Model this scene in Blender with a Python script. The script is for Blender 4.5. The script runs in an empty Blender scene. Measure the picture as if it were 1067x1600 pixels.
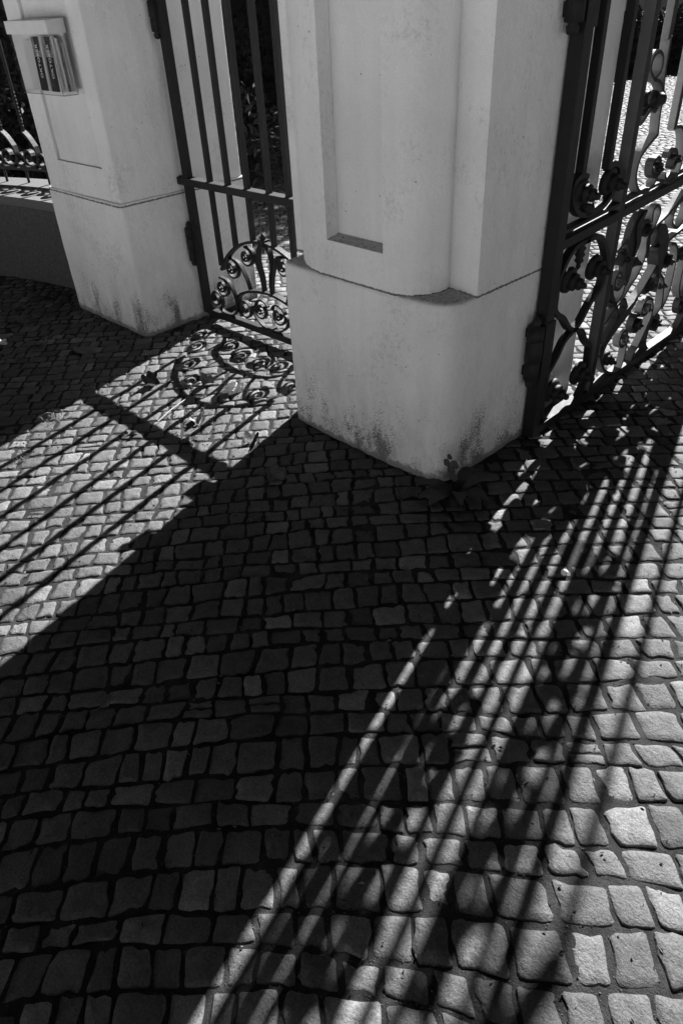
import bpy, bmesh, math, random
from mathutils import Vector, Matrix, noise
R = math.radians
sc = bpy.context.scene
COL = sc.collection
random.seed(7)

# ------------------------------------------------------------------ camera, sky, sun, exposure
# axes: X runs along the street front (towards the viewer's right), Y runs into the yard, Z up; origin = front foot of the middle pillar
CAM = Vector((1.401919, -1.939457, 1.6))
c_r = Vector((0.716766, 0.695925, -0.043987)); c_d = Vector((0.386143, -0.44865, -0.805982)); c_f = Vector((-0.580638, 0.560715, -0.590304))
cam = bpy.data.cameras.new('camera'); camo = bpy.data.objects.new('camera', cam); COL.objects.link(camo)
camo.matrix_world = Matrix(((c_r.x, -c_d.x, -c_f.x, CAM.x), (c_r.y, -c_d.y, -c_f.y, CAM.y), (c_r.z, -c_d.z, -c_f.z, CAM.z), (0, 0, 0, 1)))
cam.sensor_fit = 'VERTICAL'; cam.sensor_height = 36; cam.lens = 25.213; cam.clip_start = 0.05; cam.clip_end = 500
sc.camera = camo
SUN_AZ = R(106.0); SUN_EL = R(36.0)
sdir = Vector((math.cos(SUN_AZ) * math.cos(SUN_EL), math.sin(SUN_AZ) * math.cos(SUN_EL), math.sin(SUN_EL)))
w = bpy.data.worlds.new('World'); sc.world = w; w.use_nodes = True
nt = w.node_tree; nt.nodes.clear()
sky = nt.nodes.new('ShaderNodeTexSky'); sky.sky_type = 'NISHITA'; sky.sun_disc = False; sky.air_density = 0.05; sky.dust_density = 0.1
sky.sun_elevation = SUN_EL; sky.sun_rotation = R(90) - SUN_AZ
# black-and-white film behind a red filter sees the red of the sky
bw = nt.nodes.new('ShaderNodeSeparateColor'); bg = nt.nodes.new('ShaderNodeBackground'); bg.inputs[1].default_value = 0.05
wo = nt.nodes.new('ShaderNodeOutputWorld')
nt.links.new(sky.outputs[0], bw.inputs[0]); nt.links.new(bw.outputs[0], bg.inputs[0]); nt.links.new(bg.outputs[0], wo.inputs[0])
sl = bpy.data.lights.new('sun', 'SUN'); sl.energy = 5.0; sl.angle = R(0.45); sl.color = (1, 1, 1)
so = bpy.data.objects.new('sun', sl); COL.objects.link(so)
so.rotation_euler = (-sdir).to_track_quat('-Z', 'Y').to_euler()
sc.view_settings.view_transform = 'Standard'; sc.view_settings.look = 'None'; sc.view_settings.gamma = 1
sc.view_settings.use_curve_mapping = False
sc.view_settings.exposure = 1.78
sc.cycles.use_denoising = True

# ------------------------------------------------------------------ helpers
def mesh_obj(name, verts, faces, mat, parent=None, smooth=False, mats=None, midx=None):
    me = bpy.data.meshes.new(name); me.from_pydata([tuple(v) for v in verts], [], faces)
    if mats:
        for m in mats: me.materials.append(m)
        if midx: me.polygons.foreach_set('material_index', midx)
    else: me.materials.append(mat)
    if smooth: me.polygons.foreach_set('use_smooth', [True] * len(me.polygons))
    me.update()
    o = bpy.data.objects.new(name, me); COL.objects.link(o)
    if parent: o.parent = parent
    return o
def tag(o, label=None, cat=None, group=None, kind=None):
    if label: o['label'] = label
    if cat: o['category'] = cat
    if group: o['group'] = group
    if kind: o['kind'] = kind
    return o
def thing(name, label, cat, loc=(0, 0, 0), group=None):
    o = bpy.data.objects.new(name, None); COL.objects.link(o); o.location = loc; o.empty_display_size = .1
    bpy.context.view_layer.update() if False else None
    return tag(o, label, cat, group)
class MB:
    """collects shapes (world coordinates) into one mesh"""
    def __init__(s): s.v = []; s.f = []; s.sm = []
    def add(s, vs, fs, sm=False):
        b = len(s.v); s.v += [Vector(x) for x in vs]; s.f += [tuple(i + b for i in f) for f in fs]; s.sm += [sm] * len(fs)
    def box(s, x0, x1, y0, y1, z0, z1, b=0.0):
        if b <= 0:
            vs = [(x, y, z) for z in (z0, z1) for (x, y) in ((x0, y0), (x1, y0), (x1, y1), (x0, y1))]
            s.add(vs, [(3, 2, 1, 0), (4, 5, 6, 7), (0, 1, 5, 4), (1, 2, 6, 5), (2, 3, 7, 6), (3, 0, 4, 7)]); return
        bm = bmesh.new(); bmesh.ops.create_cube(bm, size=1)
        for v in bm.verts: v.co = Vector(((x0 + x1) / 2 + v.co.x * (x1 - x0), (y0 + y1) / 2 + v.co.y * (y1 - y0), (z0 + z1) / 2 + v.co.z * (z1 - z0)))
        bmesh.ops.bevel(bm, geom=list(bm.edges), offset=b, segments=2, affect='EDGES', profile=.6)
        bm.verts.index_update(); s.add([v.co.copy() for v in bm.verts], [[v.index for v in f.verts] for f in bm.faces]); bm.free()
    def tube(s, pts, r, n=8, caps=True):
        pts = [Vector(p) for p in pts]; m = len(pts); rr = r if isinstance(r, (list, tuple)) else [r] * m
        vs = []; fs = []
        up = Vector((0, 0, 1))
        for i, p in enumerate(pts):
            t = (pts[min(i + 1, m - 1)] - pts[max(i - 1, 0)]).normalized()
            a = t.cross(up)
            if a.length < .05: a = t.cross(Vector((1, 0, 0)))
            a.normalize(); b = t.cross(a)
            for k in range(n):
                th = 2 * math.pi * k / n; vs.append(p + (a * math.cos(th) + b * math.sin(th)) * rr[i])
        for i in range(m - 1):
            for k in range(n): fs.append((i * n + k, i * n + (k + 1) % n, (i + 1) * n + (k + 1) % n, (i + 1) * n + k))
        s.add(vs, fs, True)
        if caps:
            s.add(vs[:n], [tuple(range(n))]); s.add(vs[-n:], [tuple(reversed(range(n)))])
    def lathe(s, base, axis, prof, n=14):
        ax = Vector(axis).normalized(); a = ax.orthogonal().normalized(); b = ax.cross(a); base = Vector(base)
        vs = []; fs = []
        for (r, h) in prof:
            for k in range(n):
                th = 2 * math.pi * k / n; vs.append(base + ax * h + (a * math.cos(th) + b * math.sin(th)) * max(r, 1e-4))
        for i in range(len(prof) - 1):
            for k in range(n): fs.append((i * n + k, i * n + (k + 1) % n, (i + 1) * n + (k + 1) % n, (i + 1) * n + k))
        s.add(vs, fs, True)
    def ball(s, c, r, n=10):
        s.lathe((c[0], c[1], c[2] - r), (0, 0, 1), [(r * math.sin(math.pi * i / 8), r - r * math.cos(math.pi * i / 8)) for i in range(9)], n)
    def build(s, name, mat, parent=None, origin=None):
        o = mesh_obj(name, s.v, s.f, mat, None)
        o.data.polygons.foreach_set('use_smooth', s.sm)
        bm = bmesh.new(); bm.from_mesh(o.data); bmesh.ops.recalc_face_normals(bm, faces=bm.faces); bm.to_mesh(o.data); bm.free()
        settle(o, parent, origin); return o
def settle(o, parent=None, origin=None):
    """give the object an origin of its own and hang it under its thing"""
    me = o.data
    if origin is None:
        xs = [v.co for v in me.vertices]
        origin = Vector(((min(v.x for v in xs) + max(v.x for v in xs)) / 2, (min(v.y for v in xs) + max(v.y for v in xs)) / 2, min(v.z for v in xs)))
    origin = Vector(origin); me.transform(Matrix.Translation(-origin))
    base = Vector((0, 0, 0)); p = parent
    while p: base += p.location; p = p.parent
    o.location = origin - base
    if parent: o.parent = parent
def catmull(P, n=8):
    P = [Vector(p) for p in P]
    if len(P) < 3: 
        return [P[0].lerp(P[-1], i / n) for i in range(n + 1)]
    out = []
    Q = [P[0] * 2 - P[1]] + P + [P[-1] * 2 - P[-2]]
    for i in range(1, len(Q) - 2):
        a, b, c, d = Q[i - 1:i + 3]
        for k in range(n):
            t = k / n
            out.append(.5 * ((2 * b) + (c - a) * t + (2 * a - 5 * b + 4 * c - d) * t * t + (3 * b - a - 3 * c + d) * t ** 3))
    out.append(P[-1]); return out
def spiral(c, r0, a0, turns, sgn, r1=.25, n=16):
    """from the outside in; a0 is the start angle in degrees, sgn +1 turns counter-clockwise"""
    m = int(abs(turns) * n); out = []
    for i in range(m + 1):
        t = i / m; r = r0 * (1 - t * (1 - r1)); a = R(a0) + sgn * turns * 2 * math.pi * t
        out.append(Vector((c[0] + r * math.cos(a), c[1] + r * math.sin(a))))
    return out
def ribbon(mb, P, to3, t=.008, d=.026, o0=0.0, bulge=0.0, nb=0, widths=None):
    """flat bar bent edgewise along the 2-D path P; t = thickness in the gate's plane, d = depth across it; the last nb points drift out by bulge"""
    P = [Vector(p) for p in P]; m = len(P); vs = []; fs = []
    for i, p in enumerate(P):
        T = (P[min(i + 1, m - 1)] - P[max(i - 1, 0)])
        if T.length < 1e-7: T = Vector((1, 0))
        T.normalize(); N = Vector((-T.y, T.x)); h = (widths[i] if widths else t) / 2
        o = o0
        if nb and i >= m - nb: o += bulge * ((i - (m - nb)) / nb)
        for (a, b) in ((-1, -1), (1, -1), (1, 1), (-1, 1)):
            q = p + N * h * a; vs.append(to3(q.x, q.y, o + b * d / 2))
    for i in range(m - 1):
        for k in range(4): fs.append((i * 4 + k, i * 4 + (k + 1) % 4, (i + 1) * 4 + (k + 1) % 4, (i + 1) * 4 + k))
    fs += [(0, 1, 2, 3), tuple(4 * (m - 1) + k for k in (3, 2, 1, 0))]
    mb.add(vs, fs)

# ------------------------------------------------------------------ materials (the photograph is black and white: every colour is a grey)
def g4(x): return (x, x, x, 1)
def new_mat(name):
    m = bpy.data.materials.new(name); m.use_nodes = True; n = m.node_tree
    b = n.nodes['Principled BSDF']; return m, n, b
def node(n, t, **k):
    o = n.nodes.new(t)
    for a, v in k.items(): setattr(o, a, v)
    return o
def tex_noise(n, vec, scale, detail=4, rough=.6):
    o = node(n, 'ShaderNodeTexNoise'); o.inputs['Scale'].default_value = scale; o.inputs['Detail'].default_value = detail; o.inputs['Roughness'].default_value = rough
    n.links.new(vec, o.inputs['Vector']); return o.outputs['Fac']
def ramp(n, fac, stops, interp='LINEAR'):
    o = node(n, 'ShaderNodeValToRGB'); cr = o.color_ramp; cr.interpolation = interp
    while len(cr.elements) < len(stops): cr.elements.new(.5)
    for e, (p, v) in zip(cr.elements, stops): e.position = p; e.color = g4(v)
    n.links.new(fac, o.inputs[0]); return o.outputs[0]
def mth(n, op, a, b=None, clamp=False):
    o = node(n, 'ShaderNodeMath', operation=op); o.use_clamp = clamp
    for i, x in enumerate((a, b)):
        if x is None: continue
        if isinstance(x, (int, float)): o.inputs[i].default_value = x
        else: n.links.new(x, o.inputs[i])
    return o.outputs[0]
def mix(n, fac, a, b):
    o = node(n, 'ShaderNodeMix', data_type='FLOAT')
    for i, x in zip((0, 2, 3), (fac, a, b)):
        if isinstance(x, (int, float)): o.inputs[i].default_value = x
        else: n.links.new(x, o.inputs[i])
    return o.outputs[0]
def bump(n, b, h, strength, dist):
    o = node(n, 'ShaderNodeBump'); o.inputs['Strength'].default_value = strength; o.inputs['Distance'].default_value = dist
    n.links.new(h, o.inputs['Height']); n.links.new(o.outputs[0], b.inputs['Normal'])
def setcol(n, b, val): n.links.new(val, b.inputs['Base Color'])

def plaster_mat(name, base, stain=1.0, zt=.715):
    m, n, b = new_mat(name); pos = node(n, 'ShaderNodeNewGeometry').outputs['Position']
    sep = node(n, 'ShaderNodeSeparateXYZ'); n.links.new(pos, sep.inputs[0]); z = sep.outputs[2]
    big = tex_noise(n, pos, 2.2, 5); col = mix(n, ramp(n, big, [(.3, 0), (.7, 1)]), base * .88, base * 1.04); col = mth(n, 'MULTIPLY', col, ramp(n, tex_noise(n, pos, 320, 3, .8), [(.3, .88), (.7, 1.09)]))
    # vertical wash marks
    mp = node(n, 'ShaderNodeMapping'); mp.inputs['Scale'].default_value = (14, 14, .8); n.links.new(pos, mp.inputs[0])
    st = tex_noise(n, mp.outputs[0], 1, 4); col = mth(n, 'MULTIPLY', col, ramp(n, st, [(.3, .94), (.6, 1.0)]))
    # splash dirt: specks that thicken towards the foot
    mp2 = node(n, 'ShaderNodeMapping'); mp2.inputs['Scale'].default_value = (1, 1, .75); n.links.new(pos, mp2.inputs[0])
    sp = tex_noise(n, mp2.outputs[0], 185, 3, .75); patch = tex_noise(n, pos, 5.5, 3)
    mpv = node(n, 'ShaderNodeMapping'); mpv.inputs['Scale'].default_value = (8, 8, 3.2); n.links.new(pos, mpv.inputs[0])
    patch2 = tex_noise(n, mpv.outputs[0], 1, 3)
    low = node(n, 'ShaderNodeMapRange'); low.clamp = True; low.inputs[1].default_value = 0; low.inputs[2].default_value = .5; low.inputs[3].default_value = 1; low.inputs[4].default_value = 0
    n.links.new(z, low.inputs[0]); lowp = mth(n, 'POWER', low.outputs[0], 1.3)
    th = mth(n, 'ADD', mth(n, 'MULTIPLY', lowp, .10), mth(n, 'MULTIPLY', mth(n, 'MULTIPLY', lowp, mth(n, 'SUBTRACT', patch2, .38)), 1.5))
    speck = mth(n, 'SUBTRACT', mth(n, 'ADD', sp, mth(n, 'MULTIPLY', th, stain)), .735)
    speck = mth(n, 'MULTIPLY', speck, 10, True)
    foot = node(n, 'ShaderNodeMapRange'); foot.clamp = True; foot.inputs[1].default_value = 0.0; foot.inputs[2].default_value = .07; foot.inputs[3].default_value = 1; foot.inputs[4].default_value = 0
    n.links.new(z, foot.inputs[0])
    ft = mth(n, 'MULTIPLY', mth(n, 'SUBTRACT', mth(n, 'ADD', foot.outputs[0], mth(n, 'MULTIPLY', tex_noise(n, pos, 40, 4), 1.0)), 1.0), 4, True)
    # a few isolated specks everywhere
    v = node(n, 'ShaderNodeTexVoronoi'); v.inputs['Scale'].default_value = 26; n.links.new(pos, v.inputs['Vector'])
    dot = mth(n, 'LESS_THAN', v.outputs['Distance'], .085); dot = mth(n, 'MULTIPLY', dot, mth(n, 'GREATER_THAN', tex_noise(n, pos, 7, 2), .56))
    smear = mth(n, 'MULTIPLY', mth(n, 'MULTIPLY', lowp, ramp(n, tex_noise(n, mpv.outputs[0], 2.3, 5, .7), [(.42, 0), (.7, 1)])), .35)
    blot = ramp(n, mth(n, 'MULTIPLY', tex_noise(n, pos, 3.1, 5, .65), tex_noise(n, mp2.outputs[0], 70, 4, .8)), [(.285, 0), (.42, .26)])
    dirt = mth(n, 'MAXIMUM', smear, mth(n, 'MULTIPLY', blot, stain))
    for extra in (mth(n, 'MULTIPLY', speck, .8), mth(n, 'MULTIPLY', ft, .7), mth(n, 'MULTIPLY', dot, .55)): dirt = mth(n, 'MAXIMUM', dirt, extra)
    # grime lying on the ledge at the top of the plinth and in the joint
    nz = node(n, 'ShaderNodeSeparateXYZ'); n.links.new(node(n, 'ShaderNodeNewGeometry').outputs['Normal'], nz.inputs[0])
    flat = mth(n, 'MULTIPLY', mth(n, 'SUBTRACT', nz.outputs[2], .55), 2.5, True)
    led = mth(n, 'MULTIPLY', flat, ramp(n, tex_noise(n, pos, 70, 5, .8), [(.42, .30), (.54, .45), (.66, .95)]))
    jz = mth(n, 'ABSOLUTE', mth(n, 'SUBTRACT', z, zt)); jn = mth(n, 'MULTIPLY', mth(n, 'SUBTRACT', tex_noise(n, pos, 90, 3, .7), .18), .014)
    joint = mth(n, 'MULTIPLY', mth(n, 'SUBTRACT', jn, jz), 900, True)
    joint = mth(n, 'MULTIPLY', joint, mth(n, 'SUBTRACT', 1.0, flat, True))
    dirt = mth(n, 'MAXIMUM', dirt, mth(n, 'MAXIMUM', led, mth(n, 'MULTIPLY', joint, .85)))
    col = mix(n, dirt, col, .035)
    setcol(n, b, col); b.inputs['Roughness'].default_value = .85; b.inputs['Specular IOR Level'].default_value = .2
    h = mth(n, 'ADD', mth(n, 'MULTIPLY', tex_noise(n, pos, 5, 3), 1.3), mth(n, 'ADD', mth(n, 'MULTIPLY', tex_noise(n, pos, 150, 4), .16), mth(n, 'MULTIPLY', tex_noise(n, pos, 26, 3), .30)))
    bump(n, b, h, .85, .014)
    return m
PLASTER = plaster_mat('white_plaster', .84)
PANEL = plaster_mat('white_plaster_panel', .80, 0.0)

def iron_mat(name, base, rough=.5):
    m, n, b = new_mat(name); pos = node(n, 'ShaderNodeNewGeometry').outputs['Position']
    col = mix(n, tex_noise(n, pos, 18, 5), base * .6, base * 1.4); setcol(n, b, col); b.inputs['Specular IOR Level'].default_value = .3
    n.links.new(mix(n, tex_noise(n, pos, 60, 3), rough - .12, rough + .15), b.inputs['Roughness'])
    bump(n, b, mth(n, 'ADD', tex_noise(n, pos, 240, 3), mth(n, 'MULTIPLY', tex_noise(n, pos, 40, 3), 2.0)), .35, .002)
    return m
IRON = iron_mat('black_painted_iron', .013, .6)
IRON_G = iron_mat('light_grey_iron', .11, .6)

def stone_mat():
    m, n, b = new_mat('granite_cobble'); pos = node(n, 'ShaderNodeNewGeometry').outputs['Position']
    at = node(n, 'ShaderNodeAttribute'); at.attribute_name = 'tone'
    tone = at.outputs['Fac']
    base = mth(n, 'ADD', mth(n, 'MULTIPLY', tone, .078), .062)
    grain = ramp(n, tex_noise(n, pos, 190, 5, .75), [(.3, .5), (.5, 1.0), (.7, 1.5)])
    med = ramp(n, tex_noise(n, pos, 28, 4), [(.3, .78), (.65, 1.15)])
    col = mth(n, 'MULTIPLY', mth(n, 'MULTIPLY', base, grain), med)
    setcol(n, b, col)
    b.inputs['Roughness'].default_value = .72; b.inputs['Specular IOR Level'].default_value = .3
    mp = node(n, 'ShaderNodeMapping'); mp.inputs['Scale'].default_value = (1.0, 1.0, 1.0); mp.inputs['Rotation'].default_value = (0, 0, R(35)); n.links.new(pos, mp.inputs[0])
    mp.inputs['Scale'].default_value = (1, 1.5, 1)
    h = mth(n, 'ADD', mth(n, 'MULTIPLY', tex_noise(n, mp.outputs[0], 26, 6, .66), 1.0), mth(n, 'MULTIPLY', tex_noise(n, pos, 170, 4, .75), .55))
    bump(n, b, h, .8, .009)
    return m
STONE = stone_mat()
def soil_mat():
    m, n, b = new_mat('sandy_joint_soil'); pos = node(n, 'ShaderNodeNewGeometry').outputs['Position']
    col = mix(n, ramp(n, tex_noise(n, pos, 14, 5), [(.35, 0), (.65, 1)]), .022, .05)
    col = mth(n, 'MULTIPLY', col, ramp(n, tex_noise(n, pos, 260, 4, .8), [(.3, .5), (.7, 1.5)]))
    setcol(n, b, col); b.inputs['Roughness'].default_value = .95; b.inputs['Specular IOR Level'].default_value = .1
    bump(n, b, mth(n, 'ADD', tex_noise(n, pos, 240, 5, .75), tex_noise(n, pos, 45, 3)), .8, .008)
    return m
SOIL = soil_mat()
def plain(name, base, rough=.7, scale=30, var=.25, bmp=.3, spec=.3, dist=.004):
    m, n, b = new_mat(name); pos = node(n, 'ShaderNodeNewGeometry').outputs['Position']
    f = tex_noise(n, pos, scale, 5); setcol(n, b, mix(n, ramp(n, f, [(.25, 0), (.75, 1)]), base * (1 - var), base * (1 + var)))
    b.inputs['Roughness'].default_value = rough; b.inputs['Specular IOR Level'].default_value = spec
    if bmp: bump(n, b, tex_noise(n, pos, scale * 5, 4, .7), bmp, dist)
    return m
ROUGHCAST = plain('grey_roughcast', .11, .9, 60, .35, .9, .15, .01)
CAPSTONE = plain('pale_cap_stone', .12, .8, 120, .35, .5)
GRITTY = plain('courtyard_ground', .10, .75, 2.5, .3, .6)
ROAD = plain('pale_bounce_road', .50, .85, 6, .12, .3)
STREET = plain('street_asphalt', .07, .8, 40, .2, .4)
LEAF = plain('dark_leaf', .03, .7, 30, .4, 0)
DRY = plain('dry_leaf', .10, .7, 60, .3, .3)
DRYDARK = plain('dark_dry_leaf', .03, .7, 60, .3, .3)
WEED = plain('weed_leaf', .05, .5, 40, .3, .2)
STRAW = plain('pale_straw', .16, .7, 60, .3, 0)
BARK = plain('bark', .06, .9, 20, .4, .8)
TISSUE = plain('white_tissue', .8, .8, 60, .08, .3)
LIDM = plain('white_lid', .62, .4, 20, .05, 0)
PAPER = plain('paper', .6, .7, 30, .06, 0)
COVER = plain('dark_print', .012, .7, 25, .5, 0, .03)
COVER2 = plain('grey_print', .2, .7, 45, .8, 0, .05)
INK = plain('white_print', .8, .5, 30, .02, 0)
BOUNCE_WALL = plain('bounce_wall_render', .56, .85, 8, .06, .3)
HOUSEW = plain('house_render', .8, .85, 8, .12, .3)
PANE = plain('window_pane', .03, .1, 5, .2, 0, .6)
def acrylic():
    m, n, b = new_mat('clear_acrylic'); n.nodes.remove(b)
    t = node(n, 'ShaderNodeBsdfTransparent'); t.inputs[0].default_value = g4(.94)
    gl = node(n, 'ShaderNodeBsdfGlossy'); gl.inputs['Roughness'].default_value = .06
    d = node(n, 'ShaderNodeBsdfDiffuse'); d.inputs[0].default_value = g4(.6)
    m1 = node(n, 'ShaderNodeMixShader'); m1.inputs[0].default_value = .003; m2 = node(n, 'ShaderNodeMixShader'); m2.inputs[0].default_value = .012
    n.links.new(t.outputs[0], m1.inputs[1]); n.links.new(gl.outputs[0], m1.inputs[2]); n.links.new(m1.outputs[0], m2.inputs[1]); n.links.new(d.outputs[0], m2.inputs[2])
    n.links.new(m2.outputs[0], n.nodes['Material Output'].inputs[0]); return m
ACRYL = acrylic()

# ------------------------------------------------------------------ ground
UX, UY = 0.694658, -0.71934; OX, OY = 0.421274, 2.355716
def pq(p, q):   # paving rows run square to the viewer; turn paving coordinates into scene coordinates
    dx, dy = p - OX, q - OY
    return (dx * UX + dy * UY, -dx * UY + dy * UX)
def to_pix(P):
    d = Vector(P) - CAM; z = d.dot(c_f)
    if z < .05: return None
    return (533.5 + 1120.58 * d.dot(c_r) / z, 800 + 1120.58 * d.dot(c_d) / z, z)

def sheet(name, x0, x1, y0, y1, z, mat):
    return mesh_obj(name, [(x0, y0, z), (x1, y0, z), (x1, y1, z), (x0, y1, z)], [(0, 1, 2, 3)], mat)
ground = tag(sheet('ground', -220, 220, -220, 220, -.030, GRITTY), kind='structure')
gx = [-9.5 + .25 * i for i in range(24)] + [-3.5 + .035 * i for i in range(169)]; gy = [-2.75 + .035 * i for i in range(115)] + [1.3 + .3 * i for i in range(35)]
gv = [(x, y, -.0040 + .0034 * noise.noise(Vector((x * 5.5, y * 5.5, 0))) + .0022 * noise.noise(Vector((x * 17, y * 17, 3)))) for y in gy for x in gx]; nx = len(gx)
pavement = tag(mesh_obj('pavement', gv, [(r * nx + c, r * nx + c + 1, r * nx + nx + c + 1, r * nx + nx + c) for r in range(len(gy) - 1) for c in range(nx - 1)], SOIL, None, True), kind='structure')
tag(mesh_obj('kerb', [(x, y, z) for z in (-.06, .0) for (x, y) in ((-60, -3.0), (60, -3.0), (60, -2.85), (-60, -2.85))], [(3, 2, 1, 0), (4, 5, 6, 7), (0, 1, 5, 4), (1, 2, 6, 5), (2, 3, 7, 6), (3, 0, 4, 7)], CAPSTONE), kind='structure')
tag(sheet('road', -60, 60, -10.5, -3.0, -.022, ROAD), kind='structure')  # unseen road, added in a pale tone to bounce sun onto the pillars

def in_poly(x, y, P):
    c = False; j = len(P) - 1
    for i in range(len(P)):
        if (P[i][1] > y) != (P[j][1] > y) and x < (P[j][0] - P[i][0]) * (y - P[i][1]) / (P[j][1] - P[i][1]) + P[i][0]: c = not c
        j = i
    return c
NOGO = [[(-.82, 0), (.0, 0), (.0, .86), (-.82, .86)], [(-3.0, .12), (-2.27, .12), (-2.27, .88), (-3.0, .88)], [(-4.2, .12), (-3.3, .36), (-3.0, .45), (-3, .8), (-5, .6), (-5.5, -.4), (-5.1, -.4)]]
rnd = random.Random(11)
def rowline(j, p):
    q = .25 + j * .079
    s = 1 + .17 * (0.5 + 0.5 * math.tanh(1.6 * (p - .15))) * math.exp(-max(0, q - .6) / 1.1)
    near = math.exp(-q / 4)
    y = 2.55 + (q - 2.55) * s if q < 2.55 else q
    return y + near * (.075 * math.sin(1.25 * p + .55) - .03 * p * p) + .012 * math.sin(3.1 * p + j * 1.7)
stones = []   # (outline, height, tone, visible pixel area, far, tilt x, tilt y, seed)
def edge_q(j, p):   # the joint between two rows wanders from stone to stone
    return rowline(j, p) + .0085 * noise.noise(Vector((p * 7.3, j * 3.7, 1.3))) + .006 * noise.noise(Vector((p * 19, j * 5.1, 7.7)))
def side(a, b, k, jit):
    """points from a towards b, roughly broken"""
    d = b - a; nn = Vector((d.y, -d.x)); nn = nn.normalized() if nn.length > 1e-6 else Vector((0, 0))
    return [a.lerp(b, (i + rnd.uniform(-.18, .18)) / (k + 1)) + nn * (rnd.gauss(0, jit) - abs(rnd.gauss(0, jit * .4))) for i in range(1, k + 1)]
def add_stone(C, qmid, px, L, far):
    out = []
    for k in range(4):
        a, b, c = C[k - 1], C[k], C[(k + 1) % 4]
        r = rnd.choice((.05, .09, .12, .18)) * rnd.uniform(.7, 1.3)
        out.append(b.lerp(a, r)); 
        if r > .06 and not far: out.append(b.lerp((a + c) / 2, r * .55))
        out.append(b.lerp(c, r * rnd.uniform(.6, 1.3)))
        if not far: out += side(out[-1], c.lerp(b, .08), 2, .0027)
    t_ = rnd.random()
    tone = min(1, max(0, rnd.gauss(.38, .2))) if t_ > .14 else (rnd.uniform(.9, 1.4) if t_ > .03 else rnd.uniform(1.5, 1.8))
    area = abs(sum(out[k - 1].x * out[k].y - out[k].x * out[k - 1].y for k in range(len(out)))) / 2 * 1120 ** 2 / px[2] ** 2
    vis = 0 < px[0] < 1067 and 0 < px[1] < 1600
    stones.append((out, rnd.gauss(0, .0014), tone, area if vis else 0, far, rnd.gauss(0, .018), rnd.gauss(0, .018), rnd.uniform(0, 100)))
for j in range(-2, 230):
    qmid = .25 + j * .079
    if qmid > 17: break
    pmax = 1.6 + qmid * .62; pmin = -1.1 - qmid * .62
    p = pmin + rnd.uniform(0, .1); pt = p
    while p < pmax:
        size = 1.0 + .32 * (0.5 + 0.5 * math.tanh(2.2 * (p - .2))) * math.exp(-max(0, qmid - .6) / 1.2)
        L = rnd.choice((.056, .064, .07, .076, .08, .086, .094, .104)) * rnd.uniform(.93, 1.07) * size
        p1 = p + L; pc = (p + p1) / 2; pt1 = p1 + max(-.018, min(.018, rnd.gauss(0, .0055)))
        yc = (rowline(j, pc) + rowline(j + 1, pc)) / 2
        X, Y = pq(pc, yc)
        px = to_pix((X, Y, 0))
        ok = px and -110 < px[0] < 1180 and -30 < px[1] < 1760 and not any(in_poly(X, Y, P) for P in NOGO)
        if ok and qmid > 4.2 and not (370 < px[0] < 470 and qmid < 13 or px[0] > 900 or (px[1] > 420 and px[0] < 340)): ok = False
        if ok:
            far = qmid > 4.4
            jt = lambda: .002 + abs(rnd.gauss(0, .0032)) if rnd.random() > .15 else rnd.uniform(.006, .012)
            C = [Vector((p + jt(), edge_q(j, p) + jt())), Vector((p1 - jt(), edge_q(j, p1) + jt())), Vector((pt1 - jt(), edge_q(j + 1, pt1) - jt())), Vector((pt + jt(), edge_q(j + 1, pt) - jt()))]
            z_ = rnd.random()
            if z_ < .022 and L > .08 and not far:      # a pair of small stones in place of one
                m0 = C[0].lerp(C[3], rnd.uniform(.42, .58)); m1 = C[1].lerp(C[2], rnd.uniform(.42, .58)); g_ = Vector((0, .003))
                add_stone([C[0], C[1], m1 - g_, m0 - g_], qmid, px, L, far); add_stone([m0 + g_, m1 + g_, C[2], C[3]], qmid, px, L, far)
            else: add_stone(C, qmid, px, L, far)
        p = p1; pt = pt1
def stone_geo(st):
    out, hz, tone, ar, far, tx, ty, sd = st
    c = sum(out, Vector((0, 0))) / len(out); n = len(out); vs = []; fs = []
    def put(q, z):
        d = q - c; X, Y = pq(q.x, q.y); vs.append((X, Y, z + hz + d.x * tx + d.y * ty))
    rings = [(0, -.03), (0, -.0045), (.0028, -.0006)] if far else [(0, -.034), (0, -.0042), (.0026, -.0008), (None, .0006)]
    for (s, z) in rings:
        for q in out:
            d = q - c
            q2 = c + d * .55 if s is None else c + d * (1 - s / max(d.length, .01))
            zn = 0 if z < -.02 else noise.noise(Vector((q2.x * 40 + sd, q2.y * 40, sd))) * .0026
            put(q2, z + zn)
    m = len(rings)
    for i in range(m - 1):
        for k in range(n): fs.append((i * n + k, i * n + (k + 1) % n, (i + 1) * n + (k + 1) % n, (i + 1) * n + k))
    put(c, .001 + noise.noise(Vector((c.x * 40 + sd, c.y * 40, sd))) * .0026); ci = len(vs) - 1
    for k in range(n): fs.append(((m - 1) * n + k, (m - 1) * n + (k + 1) % n, ci))
    return vs, fs, n * 2     # the first n*2 faces are flanks and worn arris: flat; the rest is the top: smooth
stones.sort(key=lambda s: -s[3])
def tone_attr(me, vals):
    a = me.attributes.new('tone', 'FLOAT', 'POINT'); a.data.foreach_set('value', vals)
rest_v = []; rest_f = []; rest_t = []; rest_s = []
for i, st in enumerate(stones):
    vs, fs, nf = stone_geo(st); sm = [k >= nf for k in range(len(fs))]
    if i < 300:
        o = mesh_obj('cobble', vs, fs, STONE); o.data.polygons.foreach_set('use_smooth', sm)
        tone_attr(o.data, [st[2]] * len(vs)); settle(o, pavement)
    else:
        b = len(rest_v); rest_v += vs; rest_f += [tuple(k + b for k in f) for f in fs]; rest_t += [st[2]] * len(vs); rest_s += sm
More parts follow.
